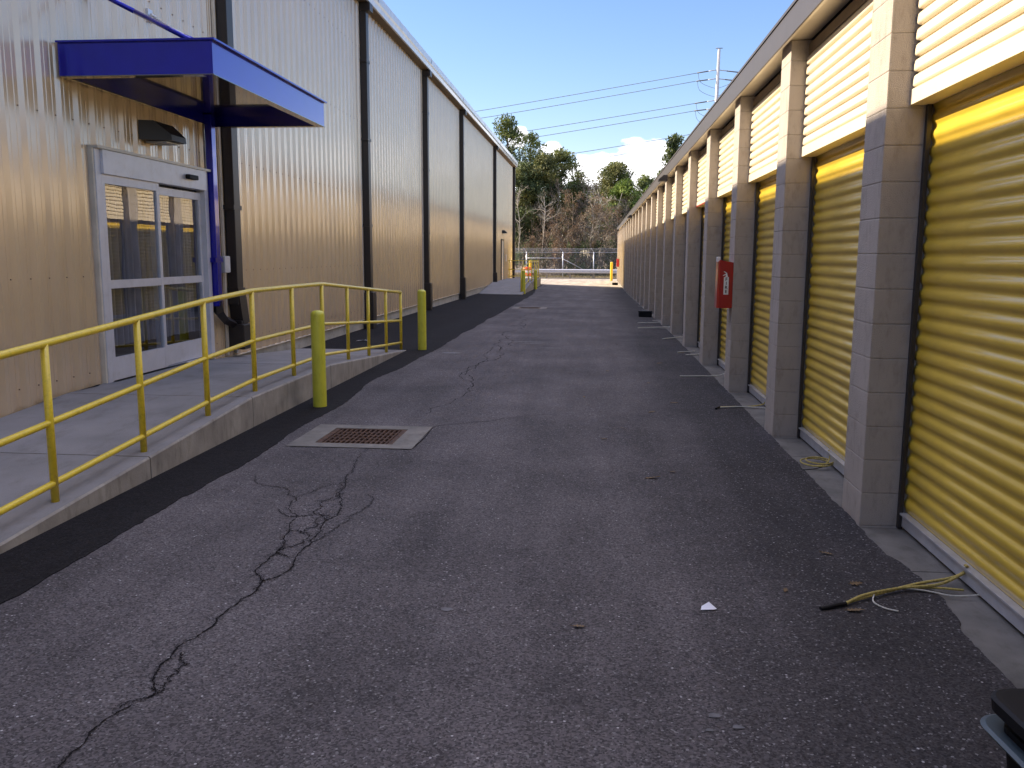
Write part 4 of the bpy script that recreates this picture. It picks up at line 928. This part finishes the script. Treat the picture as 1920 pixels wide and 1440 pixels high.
ev(994, 262, 92, 22, 2, "slim pine with a narrow top just right of the tallest pine", L_PINE, base=.45, clumps=30, per=60, tuft=.24, cm=L_DARK)
ev(985, 318, 84, 34, 3, "dense dark evergreen below and right of the tallest pine", L_DARK, base=.30, clumps=60, per=90, tuft=.2, cm=L_OLIVE)
ev(1022, 300, 86, 30, 4, "dense olive evergreen left of the open-branched tree", L_OLIVE, base=.28, clumps=60, per=80, tuft=.2, cm=L_DARK)
ev(1052, 294, 89, 30, 5, "olive tree with a bare forked trunk showing below its crown", L_OLIVE, base=.50, clumps=44, per=70, tuft=.2, cm=L_PINE)
ev(1084, 330, 95, 24, 6, "thin airy evergreen with sky showing through between the two tree masses", L_DARK, base=.45, clumps=26, per=36, tuft=.16, cm=L_OLIVE)
ev(1150, 316, 100, 33, 7, "broad rounded green tree in the middle under the cloud", L_OLIVE, base=.40, clumps=60, per=90, tuft=.2, cm=L_PINE)
ev(1172, 348, 92, 26, 8, "bright green pine in front of the broad rounded tree", L_GREEN, base=.35, clumps=44, per=80, tuft=.2, cm=L_OLIVE)
ev(1200, 338, 104, 28, 9, "dark green tree right of the broad rounded tree", L_DARK, base=.35, clumps=44, per=80, tuft=.2, cm=L_PINE)
ev(1212, 362, 84, 26, 10, "bright green pine touching the storage building's roof line", L_GREEN, base=.30, clumps=40, per=80, tuft=.2)
ev(1240, 330, 96, 26, 11, "dark pine rising just above the storage building roof", L_DARK, base=.35, clumps=40, per=70, tuft=.2, cm=L_PINE)
ev(1258, 268, 78, 16, 12, "narrow dark pine top standing above the storage building roof", L_DARK, base=.5, clumps=28, per=60, tuft=.3, cm=L_PINE)
ev(1120, 356, 112, 28, 13, "low hazy evergreen seen in the gap between the tree masses", L_OLIVE, base=.3, clumps=36, per=60, tuft=.2)
ev(1084, 352, 91, 22, 16, "low bushy evergreen under the thin airy evergreen", L_DARK, base=.3, clumps=40, per=60, tuft=.2, cm=L_OLIVE)
ev(935, 300, 96, 30, 14, "evergreen half hidden behind the metal building's roof corner", L_DARK, base=.3, clumps=40, per=70, tuft=.2)
ev(1290, 300, 90, 24, 15, "evergreen hidden mostly behind the storage building", L_DARK, base=.3, clumps=30, per=50, tuft=.2)

def bare(px, pyy, y, seed, label, m=M_PALE, n_=9, leafm=None, thick=.07):
    thick *= .72
    r = random.Random(seed); x = K(px, y); z0 = tz(x, y)-.1; h = Z(pyy, y)-z0
    n_ = int(n_*1.3); t = thing("bare_tree", label, "tree", (x, y, z0), "leafless trees behind the fence"); tb = MB(); out = []
    P = [Vector((0.25*r.uniform(-1, 1)*(i/6), .1*r.uniform(-1, 1), h*i/6)) for i in range(7)]
    tb.tube(P, [lerp(thick, .015, i/6) for i in range(7)], m, 6)
    for j in range(n_):
        f_ = r.uniform(.28, .95); i = int(f_*6); b0 = lerp(P[i], P[i+1], f_*6-i)
        a_ = r.uniform(0, 6.28); limb(tb, b0, Vector((math.cos(a_), math.sin(a_)*.6, r.uniform(.25, 1.0))), h*.26*r.uniform(.5, 1.1)*(1.25-f_), thick*.55, 3, r, m, out, .3, 4, (2, 4), .75)
    tb.build("branches", t)
    if leafm:
        fm = MB()
        for q, dd, de in out: leaves(fm, q, (.25, .25, .25), 2, .075, leafm, r)
        fm.build("leaves", t)
    return t
bare(975, 356, 79.5, 21, "pale leafless sapling closest to the metal building's corner", n_=10, thick=.06)
bare(1019, 372, 80, 22, "pale branching leafless tree at the left fence post", n_=11, thick=.06)
bare(1000, 385, 83, 23, "thin grey leafless tree behind the left fence panel", M_TWIG, 10, thick=.05)
bare(1046, 340, 84, 24, "tall leafless tree with upswept branches before the olive trees", M_TWIG, 14, thick=.07)
bare(1075, 365, 81, 25, "leafless tree with brown leaves left of the middle fence post", M_TWIG, 13, L_BROWN)
bare(1098, 350, 86, 26, "bushy tan leafless tree left of the fence's right post", M_TWIG, 16, L_TAN)
bare(1122, 360, 83, 27, "pale brushy leafless tree before the right fence panel", M_PALE, 16, thick=.05)
bare(1140, 372, 80.5, 28, "brown twiggy leafless tree beside the storage building's far corner", M_TWIG, 16, L_BROWN)
bare(1158, 366, 84, 29, "pale twiggy tree partly behind the storage building's far corner", M_PALE, 16, thick=.05)
bare(1062, 400, 79.5, 30, "low leafless tree with dry brown leaves just behind the fence", M_TWIG, 13, L_BROWN)
bare(1035, 395, 82, 31, "low twiggy leafless tree between the left fence posts", M_PALE, 12, L_BROWN, thick=.04)
bare(1108, 385, 79, 32, "pale leafless shrub tree right behind the fence", M_PALE, 14, L_TAN, thick=.045)
bare(1088, 385, 88, 33, "grey leafless tree in the centre of the thicket", M_PALE, 16, L_TAN, thick=.05)
bare(1172, 380, 88, 34, "leafless tree almost hidden behind the storage building's end", M_TWIG, 12, L_TAN)
# brown brush: countable shrubs
def shrub(px, pyy, y, w, seed, label, m, n_=900, s=.11, m2=None):
    r = random.Random(seed); x = K(px, y); z0 = tz(x, y)-.1; h = Z(pyy, y)-z0
    t = thing("shrub", label, "shrub", (x, y, z0), "shrubs behind the fence"); st = MB(); out = []
    for j in range(9):
        a_ = r.uniform(0, 6.28); limb(st, Vector((r.uniform(-w, w)*.4, r.uniform(-.4, .4), 0)), Vector((math.cos(a_)*.5, math.sin(a_)*.4, 1)), h*.6, .03, 2, r, M_TWIG, out, .3, 4, (2, 3), .7)
    st.build("stems", t); fm = MB()
    for k in range(16):
        c = (r.uniform(-w, w)*.8, r.uniform(-.7, .7), h*r.uniform(.15, .85)); leaves(fm, c, (w*.3, .5, h*.16), n_//16, s, m if (m2 is None or r.random() < .6) else m2, r)
    fm.build("leaves", t)
sh = [(968, 430, 82, 1.2, L_DARK, None, "dark shrub right beside the metal building's corner"), (990, 440, 79, 1.1, L_DARK, L_BROWN, "dark shrub behind the leftmost fence post in view"),
      (1008, 415, 85, 1.3, L_OLIVE, L_BROWN, "olive and brown shrub under the slim pine"), (1030, 440, 79, 1.1, L_BROWN, L_DARK, "brown shrub behind the left fence panel"),
      (1045, 412, 86, 1.3, L_BROWN, L_OLIVE, "tall brown shrub behind the left fence panel"), (1058, 445, 78.5, 1.0, L_DARK, L_BROWN, "dark low shrub behind the middle fence post"),
      (1070, 415, 85, 1.3, L_BROWN, L_TAN, "russet leafy shrub in the centre of the thicket"), (1085, 447, 79, 1.1, L_DARK, None, "low dark shrub behind the braced fence panel"),
      (1098, 410, 87, 1.4, L_TAN, L_BROWN, "tan leafy shrub right of the thicket centre"), (1108, 448, 79, 1.1, L_DARK, None, "low dark shrub behind the right fence post"),
      (1122, 412, 86, 1.3, L_TAN, L_BROWN, "tan shrub behind the right fence panel"), (1130, 446, 79.5, 1.1, L_DARK, L_BROWN, "dark low shrub left of the far gold bollard"),
      (1145, 420, 84, 1.3, L_BROWN, L_TAN, "brown shrub behind the far gold bollard"), (1152, 446, 79, 1.1, L_DARK, None, "low dark shrub at the storage building's far corner"),
      (1170, 410, 86, 1.5, L_DARK, L_TAN, "shrub mostly hidden behind the storage building's end")]
for i, (px, pyy, y, w, m_, m2, lab) in enumerate(sh): shrub(px, pyy, y, w, 60+i, lab, m_, 1500 if m_ is L_DARK else 620, .10, m2)
# far woods reading as one mass
r = random.Random(99); fm = MB()
for k in range(230):
    y = r.uniform(112, 135); x = r.uniform(-38, 40); zt = Z(395+22*fn(x*.13, 3), y)
    leaves(fm, (x, y, r.uniform(0.5, zt)), (2.2, 1.5, 1.3), 70, .42, r.choice((L_DARK, L_DARK, L_DARK, L_OLIVE)), r)
fm.build("far_woods", kind="stuff")
# grass and leaf litter verge by the guardrail
fm = MB(); M_GRASS = leaf_mat("dry_grass", (0.13, 0.11, 0.05), (0.26, 0.22, 0.12))
for k in range(5200):
    x = r.uniform(-12, 3.5); y = r.uniform(73, 79.5); hh = r.uniform(.05, .22)*(1.6 if y > 76 else 1); z = tz(x, y) if y > 76 else GZ
    a_ = r.uniform(0, 6.28); fm.face([(x-.03*math.cos(a_), y-.03*math.sin(a_), z-.02), (x+.03*math.cos(a_), y+.03*math.sin(a_), z-.02), (x+r.uniform(-.08, .08), y+r.uniform(-.08, .08), z+hh)], M_GRASS)
fm.build("grass", kind="stuff")
bpy.context.view_layer.update()
